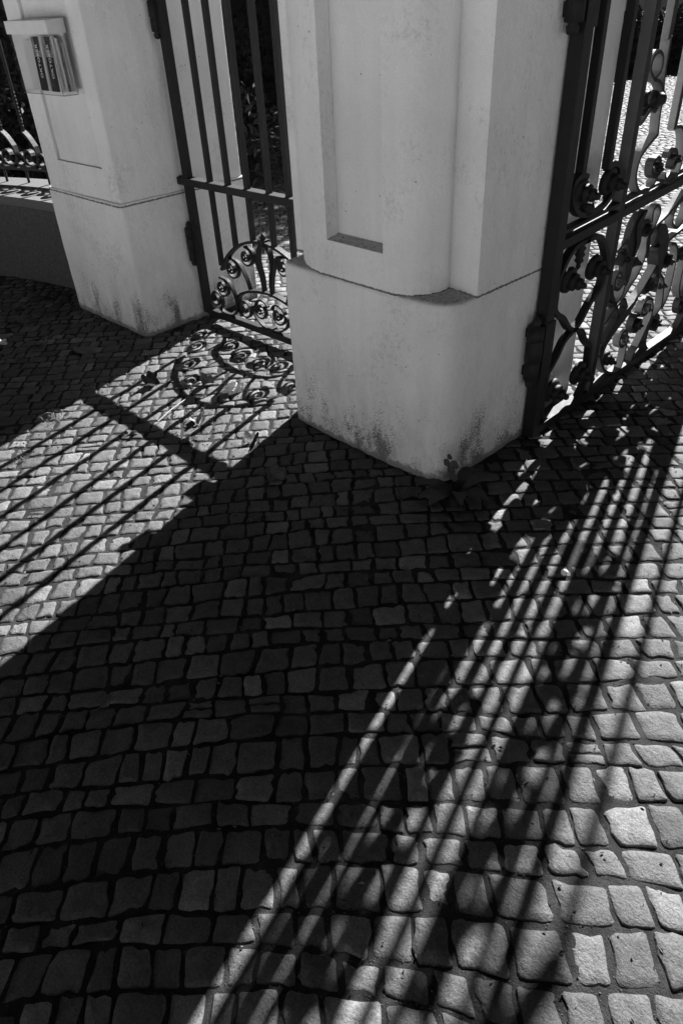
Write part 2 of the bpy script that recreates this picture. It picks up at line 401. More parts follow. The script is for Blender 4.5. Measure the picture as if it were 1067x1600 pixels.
o = mesh_obj('cobbles', rest_v, rest_f, STONE, pavement); o.data.polygons.foreach_set('use_smooth', rest_s); tone_attr(o.data, rest_t); tag(o, kind='stuff')
print('stones', len(stones))

# ------------------------------------------------------------------ pillars
def rounded(P, rad, n=5):
    """round the corners of a counter-clockwise polygon; rad one radius per corner"""
    out = []
    for i, p in enumerate(P):
        p = Vector(p); r = rad[i] if isinstance(rad, (list, tuple)) else rad
        if r <= 0: out.append(p); continue
        a = (Vector(P[i - 1]) - p); b = (Vector(P[(i + 1) % len(P)]) - p)
        r = min(r, a.length * .45, b.length * .45); A = p + a.normalized() * r; B = p + b.normalized() * r
        for k in range(n + 1):
            t = k / n; out.append(A * (1 - t) ** 2 + p * 2 * t * (1 - t) + B * t * t)
    return out
def inset(P, d):
    out = []; n = len(P)
    for i in range(n):
        a = (P[i] - P[i - 1]); b = (P[(i + 1) % n] - P[i])
        na = Vector((-a.y, a.x)).normalized(); nb = Vector((-b.y, b.x)).normalized(); m = (na + nb)
        if m.length < 1e-6: m = na
        m.normalize(); k = d / max(.5, m.dot(na)); out.append(P[i] + m * k)
    return out
def loft(mb, loops, smooth=True, cap=True):
    n = len(loops[0]); vs = [v for L in loops for v in L]; fs = []
    for i in range(len(loops) - 1):
        for k in range(n): fs.append((i * n + k, i * n + (k + 1) % n, (i + 1) * n + (k + 1) % n, (i + 1) * n + k))
    mb.add(vs, fs, smooth)
    if cap: mb.add(loops[-1], [tuple(range(n))], False)
def densify(P, step):
    out = []
    for i, p in enumerate(P):
        q = P[(i + 1) % len(P)]; k = max(1, int((q - p).length / step))
        out += [p.lerp(q, t / k) for t in range(k)]
    return out
def plinth(poly, z1, r):
    poly = densify(poly, .035)
    mb = MB(); L = []
    zs = [-.03, 0] + [.035 * k for k in range(1, int((z1 - r) / .035))]
    for z in zs: L.append([Vector((p.x, p.y, z)) for p in poly])
    for k in range(6):
        a = k / 5 * math.pi / 2; q = inset(poly, r * (1 - math.cos(a))) if k else poly
        L.append([Vector((p.x, p.y, z1 - r + r * math.sin(a))) for p in q])
    c = sum((Vector((p.x, p.y)) for p in poly), Vector((0, 0))) / len(poly)
    for ring in L:
        for v in ring:
            d = (Vector((v.x, v.y)) - c).normalized(); k = .0035 * noise.noise(v * 5.0) + .0018 * noise.noise(v * 17.0) + (.004 * max(0, noise.noise(Vector((v.x * 13, v.y * 13, 2)))) if v.z < .03 else 0)
            v.x += d.x * k; v.y += d.y * k; v.z += .0025 * noise.noise(v * 9.0) if v.z > z1 - r else 0
    loft(mb, L); return mb
def auto_smooth(o, ang=28):
    me = o.data
    bm = bmesh.new(); bm.from_mesh(me)
    for e in bm.edges:
        if len(e.link_faces) == 2: e.smooth = e.calc_face_angle(0) < R(ang)
    for f in bm.faces: f.smooth = True
    bm.to_mesh(me); bm.free()

# middle pillar
mid = thing('gate_pillar', 'broad white pillar with a curved front and deep recessed panel, between small gate and driveway gate', 'pillar', (-.4, .4, 0))
pl = rounded([(-.865, 1.0), (-.858, -.025), (-.62, -.042), (-.25, -.052), (.004, -.03), (.026, .52), (-.028, .53), (-.035, 1.0)], [.02, .05, .3, .2, .085, .01, .004, .02], 6)
o = plinth(pl, .716, .02).build('plinth', PLASTER, mid); auto_smooth(o)
ZT = 3.25
SH = [(.014, .105), (.027, .51), (-.036, .518), (-.044, .985), (-.912, .985), (-.912, .12), (-.842, .12), (-.825, .09), (-.79, .045), (-.74, .008), (-.68, -.02), (-.62, -.034)]
SH2 = [(-.235, -.047), (-.2, -.038), (-.165, -.015), (-.135, .02), (-.118, .06), (-.112, .09), (-.118, .122)]
mb = MB()
poly = SH2 + [(-.05, .114)] + SH   # open run: from the right end of the panelled front round the back to its left end
vs = [(x, y, .705) for x, y in poly] + [(x, y, ZT) for x, y in poly]; n = len(poly)
mb.add(vs, [(i, i + 1, n + i + 1, n + i) for i in range(n - 1)], True)
mb.add([(x, y, ZT) for x, y in poly], [tuple(range(n))])
# front with the opening of the recessed panel
xa, xb = poly[-1][0], poly[0][0]; ya, yb = poly[-1][1], poly[0][1]
def fy(x): return ya + (yb - ya) * (x - xa) / (xb - xa)
pa, pb, pz0, pz1, dp = -.568, -.284, .848, 2.95, .06
def F(x, z, d=0): return (x, fy(x) + d, z)
q = [F(xa, .705), F(pa, .705), F(pb, .705), F(xb, .705), F(xa, pz0), F(pa, pz0), F(pb, pz0), F(xb, pz0), F(xa, pz1), F(pa, pz1), F(pb, pz1), F(xb, pz1), F(xa, ZT), F(pa, ZT), F(pb, ZT), F(xb, ZT)]
mb.add(q, [(0, 1, 5, 4), (1, 2, 6, 5), (2, 3, 7, 6), (4, 5, 9, 8), (6, 7, 11, 10), (8, 9, 13, 12), (9, 10, 14, 13), (10, 11, 15, 14)])
zs = pz0 + .012
rv = [F(pa, pz0), F(pb, pz0), F(pb, pz1), F(pa, pz1), F(pa + .002, zs, dp), F(pb - .002, zs, dp), F(pb - .002, pz1 - .01, dp), F(pa + .002, pz1 - .01, dp)]
mb.add(rv, [(0, 1, 5, 4), (1, 2, 6, 5), (2, 3, 7, 6), (3, 0, 4, 7)])
o = mb.build('shaft', PLASTER, mid)
bm = bmesh.new(); bm.from_mesh(o.data); bmesh.ops.remove_doubles(bm, verts=bm.verts, dist=.0004); bmesh.ops.recalc_face_normals(bm, faces=bm.faces); bm.to_mesh(o.data); bm.free(); auto_smooth(o)
o = MB(); o.add([F(pa + .001, zs - .006, dp + .001), F(pb - .001, zs - .006, dp + .001), F(pb - .001, pz1, dp + .001), F(pa + .001, pz1, dp + .001)], [(0, 1, 2, 3)]); o.build('panel', PANEL, mid)
mb = MB(); loft(mb, [[Vector((x, y, z)) for (x, y) in ((-.98, -.1), (.1, -.1), (.1, 1.05), (-.98, 1.05))] for z in (ZT - .02, ZT + .06, ZT + .1)]); mb.build('cap', PLASTER, mid)

# left pillar
lp = thing('gate_pillar', 'white square pillar with a shallow panel and leaflet box, left of the small gate', 'pillar', (-2.6, .5, 0))
pl = rounded([(-3.045, .93), (-3.045, .085), (-2.232, .08), (-2.234, .93)], [.02, .035, .035, .015], 5)
o = plinth(pl, .730, .012).build('plinth', PLASTER, lp); auto_smooth(o)
mb = MB(); x0, x1, y0, y1 = -3.005, -2.243, .094, .915
pa, pb, pz0, dp = -2.835, -2.36, .888, .016
P = rounded([(x1, y0), (x1, y1), (x0, y1), (x0, y0)], [.012, .012, .012, .012], 4)
P = P[3:] + P[:3]
k0 = max(range(len(P)), key=lambda i: (-P[i].y, P[i].x)); P = P[k0:] + P[:k0]
n = len(P); vs = [(p.x, p.y, .72) for p in P] + [(p.x, p.y, ZT) for p in P]
mb.add(vs, [(i, i + 1, n + i + 1, n + i) for i in range(n - 1)], True); mb.add([(p.x, p.y, ZT) for p in P], [tuple(range(n))])
xa, xb = P[-1].x, P[0].x; yy = P[0].y
def F2(x, z, d=0): return (x, yy + d, z)
q = [F2(xa, .72), F2(pa, .72), F2(pb, .72), F2(xb, .72), F2(xa, pz0), F2(pa, pz0), F2(pb, pz0), F2(xb, pz0), F2(xa, pz1), F2(pa, pz1), F2(pb, pz1), F2(xb, pz1), F2(xa, ZT), F2(pa, ZT), F2(pb, ZT), F2(xb, ZT)]
mb.add(q, [(0, 1, 5, 4), (1, 2, 6, 5), (2, 3, 7, 6), (4, 5, 9, 8), (6, 7, 11, 10), (8, 9, 13, 12), (9, 10, 14, 13), (10, 11, 15, 14)])
mb.add([F2(pa, pz0), F2(pb, pz0), F2(pb, pz1), F2(pa, pz1), F2(pa, pz0, dp), F2(pb, pz0, dp), F2(pb, pz1, dp), F2(pa, pz1, dp)], [(0, 1, 5, 4), (1, 2, 6, 5), (2, 3, 7, 6), (3, 0, 4, 7)])
o = mb.build('shaft', PLASTER, lp)
bm = bmesh.new(); bm.from_mesh(o.data); bmesh.ops.remove_doubles(bm, verts=bm.verts, dist=.0004); bmesh.ops.recalc_face_normals(bm, faces=bm.faces); bm.to_mesh(o.data); bm.free(); auto_smooth(o)
mb = MB(); mb.add([F2(pa - .003, pz0 - .003, dp + .001), F2(pb + .003, pz0 - .003, dp + .001), F2(pb + .003, pz1, dp + .001), F2(pa - .003, pz1, dp + .001)], [(0, 1, 2, 3)]); mb.build('panel', PANEL, lp)
mb = MB(); loft(mb, [[Vector((x, y, z)) for (x, y) in ((-3.1, .03), (-2.18, .03), (-2.18, .98), (-3.1, .98))] for z in (ZT - .02, ZT + .06, ZT + .1)]); mb.build('cap', PLASTER, lp)

# right pillar of the driveway, out of the picture
rp = thing('gate_pillar', 'white pillar on the far side of the driveway', 'pillar', (4.75, .4, 0))
o = plinth(rounded([(5.2, .9), (4.32, .9), (4.3, -.03), (5.2, -.05)], [.02, .02, .085, .05], 5), .716, .02).build('plinth', PLASTER, rp); auto_smooth(o)
mb = MB(); P = rounded([(5.15, .885), (4.335, .885), (4.32, .02), (5.15, .02)], .02, 3); loft(mb, [[Vector((p.x, p.y, z)) for p in P] for z in (.705, ZT)]); o = mb.build('shaft', PLASTER, rp); auto_smooth(o)

# ------------------------------------------------------------------ leaflet box and leaflets
bx = thing('leaflet_box', 'clear acrylic leaflet box with a white lid on the left pillar', 'leaflet box', (-2.61, .08, 1.225))
X0, X1, Y0, Y1, Z0, Z1 = -2.822, -2.405, .002, .082, 1.227, 1.483
mb = MB(); mb.add([(X0 - .008, Y0 - .008, Z1 + .052), (X1 + .006, Y0 - .008, Z1 + .052), (X1 + .006, Y1 + .006, Z1 + .058), (X0 - .008, Y1 + .006, Z1 + .058), (X0 - .008, Y0 - .008, Z1 - .002), (X1 + .006, Y0 - .008, Z1 - .002), (X1 + .006, Y1 + .006, Z1 - .002), (X0 - .008, Y1 + .006, Z1 - .002)],
    [(0, 1, 2, 3), (4, 5, 1, 0), (5, 6, 2, 1), (6, 7, 3, 2), (7, 4, 0, 3), (7, 6, 5, 4)]); mb.build('lid', LIDM, bx)
for nm, a in (('front_pane', (X0, X1, Y0, Y0 + .003, Z0, Z1 - .003)), ('side_pane', (X0, X0 + .003, Y0 + .0035, Y1, Z0, Z1 - .003)), ('side_pane', (X1 - .003, X1, Y0 + .0035, Y1, Z0, Z1 - .003))):
    mb = MB(); mb.box(*a); mb.build(nm, ACRYL, bx)
mb = MB(); mb.box(X0 + .0035, X1 - .0035, Y0 + .0035, Y1, Z0, Z0 + .012); mb.build('floor_plate', ACRYL, bx)
mb = MB(); mb.box(X0 + .004, X1 - .004, Y1 - .008, Y1 - .002, Z0 + .013, Z1 - .003); mb.build('back_plate', LIDM, bx)
mb = MB(); mb.tube([(X1 - .0005, Y0, Z0), (X1 - .0005, Y0, Z1 - .004)], .0016, 5); mb.tube([(X0 + .001, Y0 - .0005, Z0), (X1, Y0 - .0005, Z0)], .0016, 5); mb.tube([(X1, Y0, Z0), (X1, Y1, Z0)], .002, 5); mb.tube([(X1 + .001, Y1, Z0), (X1 + .001, Y1, Z1)], .002, 5)
mb.build('edge_strip', COVER2, bx)
def text_mesh(txt, size, mat, parent, M):
    cu = bpy.data.curves.new('lettering', 'FONT'); cu.body = txt; cu.size = size; cu.extrude = .0002; cu.align_x = 'LEFT'; cu.space_character = 1.08
    to = bpy.data.objects.new('lettering', cu); COL.objects.link(to); bpy.context.view_layer.update()
    me = bpy.data.meshes.new_from_object(to.evaluated_get(bpy.context.evaluated_depsgraph_get())); COL.objects.unlink(to); bpy.data.objects.remove(to)
    me.transform(M); me.materials.clear(); me.materials.append(mat); me.name = 'lettering'
    o = bpy.data.objects.new('lettering', me); COL.objects.link(o); settle(o, parent); return o
def leaflet(xl, xr, yf, label):
    t = thing('leaflet', label, 'leaflet', ((xl + xr) / 2, yf + .01, Z0 + .012))
    zt = Z1 - .012; lean = .012
    def q(x, z, d): return (x, yf + d + lean * (z - Z0) / .25, z)
    mb = MB(); zb = Z0 + .0125
    mb.add([q(xl, zb, 0), q(xr, zb, 0), q(xr, zt, 0), q(xl, zt, 0), q(xl, zb, .012), q(xr, zb, .012), q(xr, zt, .012), q(xl, zt, .012)], [(0, 1, 2, 3), (1, 5, 6, 2), (5, 4, 7, 6), (4, 0, 3, 7), (3, 2, 6, 7), (4, 5, 1, 0)])
    mb.build('pages', PAPER, t)
    mb = MB(); mb.add([q(xl + .001, zb, -.0008), q(xr - .018, zb, -.0008), q(xr - .018, zt - .085, -.0008), q(xl + .001, zt - .085, -.0008)], [(0, 1, 2, 3)]); mb.build('cover', COVER, t)
    mb = MB(); mb.add([q(xl + .001, zt - .084, -.0008), q(xr - .018, zt - .084, -.0008), q(xr - .018, zt - .001, -.0008), q(xl + .001, zt - .001, -.0008)], [(0, 1, 2, 3)]); mb.build('picture', COVER2, t)
    mb = MB(); mb.add([q(xl + .03, zt - .06, -.0011), q(xr - .03, zt - .06, -.0011), q(xr - .022, zt - .001, -.0011), q(xl + .022, zt - .001, -.0011)], [(0, 1, 2, 3)]); mb.build('picture', COVER, t)
    ang = math.atan2(lean, .25)
    M = Matrix.Translation(Vector(q(xl + .052, zb + .055, -.0016))) @ Matrix.Rotation(-ang, 4, 'X') @ Matrix(((0, -1, 0, 0), (0, 0, -1, 0), (1, 0, 0, 0), (0, 0, 0, 1)))
    text_mesh('OKTOBER', .030, INK, t, M)
leaflet(-2.665, -2.565, .022, 'dark OKTOBER leaflet in the middle of the leaflet box, paper showing at its left')
leaflet(-2.545, -2.445, .020, 'dark OKTOBER leaflet at the right side pane of the leaflet box')
ps = thing('leaflet', 'blank pale leaflet standing behind the left part of the leaflet box pane', 'leaflet', (-2.74, .05, Z0 + .013))
mb = MB(); mb.box(-2.80, -2.685, .05, .058, Z0 + .0125, Z1 - .03); mb.build('pages', PAPER, ps)
ps = thing('leaflet', 'stack of grey leaflets seen edge on at the back of the leaflet box', 'leaflet', (-2.44, .06, Z0 + .013))
for k in range(3):
    mb = MB(); mb.box(-2.44 + k * .001, -2.425 + k * .002, .040 + k * .011, .047 + k * .011, Z0 + .0125, Z1 - .02 - .01 * k); mb.build('pages', (PAPER, COVER2, PAPER)[k], ps)

# ------------------------------------------------------------------ small gate
GY = .49; UC = -1.585
sg = thing('iron_gate', 'small black pedestrian gate with plain bars and scrolls at its foot', 'gate', (UC, GY, 0))
def S3(a, b, c): return Vector((a, GY + c, b))
def part_ribbon(name, P, parent, to3, mat, **k):
    mb = MB(); ribbon(mb, P, to3, **k); return mb.build(name, mat, parent)
ZG = 2.35
for s in (-1, 1):
    x = UC + s * .59
    mb = MB(); mb.box(x - .022, x + .022, GY - .02, GY + .02, .045, ZG, .003); mb.build('stile', IRON, sg)
for (z0, z1, ex) in ((.762, .800, .05), (.036, .074, 0), (ZG - .06, ZG - .03, 0)):
    mb = MB()
    if ex: mb.box(UC - .655, UC + .62, GY - .030, GY + .030, z0, z1, .004)
    else: mb.box(UC - .567, UC + .567, GY - .020, GY + .020, z0, z1, .004)
    if ex:
        mb.ball((UC - .66, GY, (z0 + z1) / 2), .022)
    mb.build('rail', IRON, sg)
def arch_z(s): return .548 - .10 * (s / .3) ** 2 - .03 * (s / .36) ** 6
for x in (-.39, -.238, -.083, .085, .229, .39):
    zb = arch_z(x) if abs(x) < .38 else .36
    mb = MB(); mb.box(UC + x - .0145, UC + x + .0145, GY - .0125, GY + .0125, .796, ZG - .06, .004); mb.box(UC + x - .0135, UC + x + .0135, GY - .0115, GY + .0115, zb, .772, .003); mb.build('bar', IRON, sg)
def mir(P, s): return [Vector((UC + s * p[0], p[1])) for p in P]
archP = [( -.385 + .77 * i / 28, arch_z(-.385 + .77 * i / 28)) for i in range(29)]
part_ribbon('arch', mir(archP, 1), sg, S3, IRON, t=.014, d=.034)
inn = [(-.285, .12), (-.283, .165), (-.262, .21), (-.2, .247), (-.1, .274), (0, .283), (.1, .274), (.2, .247), (.262, .21), (.283, .165), (.285, .12)]
part_ribbon('arch', mir(catmull(inn, 5), 1), sg, S3, IRON, t=.014, d=.034)
mb = MB(); mb.box(UC - .022, UC + .022, GY - .024, GY + .024, .535, .565, .004); mb.lathe((UC, GY, .565), (0, 0, 1), [(.014, 0), (.018, .01), (.01, .022), (.002, .03)], 10); mb.build('finial', IRON, sg)
def volute(c, r, a0, turns, sgn, tail, s, parent, to3, mat, nm='scroll', t=.0105, d=.021, bul=-.012, btn=.008):
    """a bar that runs along 'tail' and then coils in on c; mirrored when s is -1"""
    sp = spiral(c, r, a0, turns, sgn, .17)
    P = catmull(list(tail) + [sp[0], sp[2]], 6)[:-6] if tail else []
    Q = mir(list(P) + sp, s)
    nb = len(sp) - 6
    mb = MB(); ribbon(mb, Q, to3, t=t, d=d, bulge=bul, nb=nb)
    e = to3(UC + s * c[0], c[1], bul); e0 = to3(UC + s * c[0], c[1], 0); mb.ball(e, btn, 8)
    return mb.build(nm, mat, parent)
for s in (-1, 1):
    a = s  # x is given for the left half as positive offsets from the middle
    volute((.150, .448), .055, 80, 1.8, 1, [(.035, .275), (.045, .36), (.075, .44), (.10, .492)], s, sg, S3, IRON)
    volute((.290, .358), .061, 75, 1.8, 1, [(.15, .262), (.175, .33), (.215, .39), (.25, .412)], s, sg, S3, IRON)
    volute((.405, .230), .060, 70, 1.85, 1, [(.287, .14), (.298, .2), (.325, .255), (.36, .283)], s, sg, S3, IRON)
    volute((.480, .148), .055, 215, 1.75, -1, [(.287, .13), (.335, .085), (.41, .078), (.455, .094)], s, sg, S3, IRON)
    volute((.212, .140), .062, 320, 1.75, 1, [(.285, .19), (.27, .12), (.262, .1)], s, sg, S3, IRON)
    volute((.072, .172), .064, 150, 1.85, -1, [(.0, .074), (.075, .085), (.135, .13), (.14, .18)], s, sg, S3, IRON)
    # the hooked bar under the finial
    mb = MB(); ribbon(mb, mir(catmull([(.002, .535), (.035, .52), (.052, .47), (.05, .42), (.035, .36), (.032, .281)], 6), s), S3, t=.011, d=.030); mb.build('scroll', IRON, sg)
    mb = MB(); mb.box(UC + s * .285 - .016, UC + s * .285 + .016, GY - .020, GY + .020, .138, .16, .003); mb.build('collar', IRON, sg)
mb = MB(); mb.box(UC - .02, UC + .02, GY - .021, GY + .021, .070, .092, .003); mb.build('collar', IRON, sg)
mb = MB(); mb.box(UC + .50, UC + .567, GY - .022, GY + .022, .85, .93, .004); mb.build('lock', IRON, sg)
mb = MB(); mb.box(UC + .515, UC + .567, GY - .02, GY + .02, 1.11, 1.17, .004); mb.lathe((UC + .535, GY - .02, 1.14), (0, -1, 0), [(.012, 0), (.010, .03), (.022, .035), (.024, .05), (0, .058)], 10); mb.build('knob', IRON, sg)
for z in (.345, 1.455):
    mb = MB(); xh = -2.205
    mb.lathe((xh, GY - .025, z), (0, 0, 1), [(0, -.025), (.014, -.02), (.018, -.005), (.012, .005), (.024, .008), (.024, .06), (.02, .064), (.026, .068), (.026, .13), (.02, .134), (.026, .138), (.026, .19), (.012, .194), (.016, .205), (.01, .222), (0, .228)], 12)
    mb.box(-2.245, -2.2, GY - .02, GY + .012, z + .02, z + .05); mb.box(-2.245, -2.2, GY - .02, GY + .012, z + .145, z + .175)
    o = mb.build('hinge', IRON, sg)
    mb = MB(); mb.box(-2.205, -2.122, GY - .026, GY - .021, z + .0, z + .215, .002); mb.build('hinge_plate', IRON, sg)

# ------------------------------------------------------------------ driveway gate leaf, folded back along the middle pillar
LX = .060
KL = 1.0387   # the leaf's drawing was measured on a plane a hand's breadth nearer the drive
def kv(a): return CAM.y + (a - CAM.y) * KL
def kz(b): return 1.6 - (1.6 - b) * KL
lg = thing('iron_gate', 'tall black driveway gate leaf with rosettes and leafy scrollwork, folded open', 'gate', (LX, 1.5, 0))
def L3(a, b, c): return Vector((LX + c, kv(a), kz(b)))
ZL = 3.05
def flatbar(mb, v0, v1, z0, z1, dx):
    a0, a1, b0, b1 = kv(v0), kv(v1), kz(z0), kz(z1)
    mb.box(LX - dx, LX + dx, a0, a1, b0, b1, .003)
def twotone(o):
    """flats of the bars set to a lighter grey, edges black"""
    o.data.materials.append(IRON_G)
    for p in o.data.polygons:
        if abs(p.normal.y) > .8: p.material_index = 1
    return o
def stile(v0, v1, dx=.024, two=False):
    mb = MB(); flatbar(mb, v0, v1, .068, ZL, dx); o = mb.build('stile', IRON, lg)
    if two: twotone(o)
stile(.392, .444, .026); stile(.848, .884, .022, True); stile(2.325, 2.352, .020, True); stile(2.642, 2.662, .012)
def rail(v0, v1, z0, z1, dx=.022, sl=0.0):
    n = 6; P = [Vector((v0 + (v1 - v0) * i / n, (z0 + z1) / 2 + sl * (v0 + (v1 - v0) * i / n - .46))) for i in range(n + 1)]
    mb = MB(); ribbon(mb, P, L3, t=z1 - z0, d=2 * dx); mb.build('rail', IRON, lg)
for (a, b) in ((.444, .848), (.884, 2.315), (2.358, 2.642)):
    rail(a, b, .814, .846, .022, .042); rail(a, b, .866, .878, .017, .042); rail(a, b, .066, .104); rail(a, b, ZL - .05, ZL - .01)
def lbar(v, z0, z1, w=.015, dx=.015, two=True):
    mb = MB(); zm = 1.66
    if z0 < zm < z1:
        flatbar(mb, v - w, v + w, z0, zm, dx); flatbar(mb, v - w * .8, v + w * .8, zm + .001, z1, dx * .8)
    else: flatbar(mb, v - w, v + w, z0, z1, dx)
    o = mb.build('bar', IRON, lg)
    if two: twotone(o)
VM = 1.60
def lightened(o):  # broad sides of the ribbons get the lighter grey, edges black
    o.data.materials.append(IRON_G)
    for p in o.data.polygons:
        if abs(p.normal.x) < .5: p.material_index = 1
    return o
def m2(P, s, c=VM): return [Vector((c + s * (p[0] - c), p[1])) for p in P]
lbar(.535, 1.03, ZL - .05, .013, .016, False); lbar(.722, 1.03, ZL - .05, .013, .016, False)
for v in (1.02, 2.18): lbar(v, 1.40, ZL - .05)
for v in (1.225, 1.975): lbar(v, 1.09, ZL - .05)
for v in (1.41, 1.6, 1.79): lbar(v, .95 if v == 1.6 else 1.22, ZL - .05)
ROS = [(0, -.012), (.046, -.010), (.052, -.004), (.050, .010), (.040, .014), (.030, .016), (.034, .024), (.034, .034), (.026, .038), (.020, .042), (.024, .05), (.022, .058), (.012, .062), (.013, .072), (.008, .08), (0, .082)]
def rosette(v, z, sc_=1.0, off=.0, nm='rosette'):
    mb = MB(); mb.lathe((LX + off, kv(v), kz(z)), (1, 0, -.12), [(r * sc_, h * sc_) for r, h in ROS], 18)
    return mb.build(nm, IRON, lg)
def rib(P, s=1, c=VM, nm='scroll', mat=IRON_G, t=.013, d=.036, n=6, widths=None, raw=False, **k):
    Q = m2(P if raw else catmull(P, n), s, c); mb = MB()
    if widths:
        m = len(Q); widths = [widths[0] + (widths[1] - widths[0]) * i / (m - 1) if len(widths) == 2 else widths[0] + (widths[1] - widths[0]) * math.sin(math.pi * i / (m - 1)) for i in range(m)]
    ribbon(mb, Q, L3, t=t, d=d, widths=widths, **k); o = mb.build(nm, IRON, lg)
    return lightened(o) if mat is IRON_G else o
def coil(c, r, a0, turns, sgn, tail, s=1, cc=VM, mat=IRON_G, bul=.03, t=.012, d=.034, btn=.011):
    sp = spiral(c, r, a0, turns, sgn, .3); P = catmull(list(tail) + [sp[0], sp[2]], 6)[:-6] if tail else []
    Q = m2(list(P) + sp, s, cc); mb = MB(); ribbon(mb, Q, L3, t=t, d=d, bulge=bul, nb=len(sp) - 5)
    e = L3(cc + s * (c[0] - cc), c[1], bul); mb.lathe((e.x - .01, e.y, e.z), (1, 0, 0), [(btn, 0), (btn * 1.2, .01), (btn * .8, .02), (btn * .5, .03), (0, .034)], 10)
    o = mb.build('scroll', IRON, lg)
    return lightened(o) if mat is IRON_G else o
# side panels: hourglass with four rosettes, cup with ball above
for s, c in ((1, .6475), (-1, .6475)):
    dv = c - .6475
    T = lambda P: [(p[0] + dv, p[1]) for p in P]
    rosette(c - s * .095, .675, 1.0); rosette(c - s * .105, .222, 1.05)
    rosette(c - s * .098, .985, 1.0)
    # half of the crossing
    rib(T([(.66, .80), (.55, .79), (.475, .71), (.468, .63), (.478, .575), (.545, .53), (.60, .475), (.6475, .452), (.715, .425), (.76, .37), (.815, .325)]), s, c, mat=IRON, t=.018, d=.03)
    rib(T([(.815, .325), (.825, .23), (.815, .14), (.76, .09), (.66, .078)]), s, c, mat=IRON, t=.018, d=.03)
    rib(T([(.6475, .892), (.74, .91), (.80, .96), (.815, 1.0), (.80, 1.03), (.76, 1.042), (.722, 1.03)]), s, c, mat=IRON, t=.018, d=.03)
for c in (.6475,):
    mb = MB(); mb.ball((LX, kv(c - .03), kz(.915)), .030, 14); mb.build('knob', IRON, lg)
    mb = MB(); mb.lathe((LX, kv(c - .03), kz(.800)), (0, 0, -1), [(.02, 0), (.012, .012), (.022, .024), (.014, .036), (.021, .048), (.013, .06), (.018, .072), (.008, .084), (.010, .096), (0, .11)], 12); mb.build('pendant', IRON, lg)
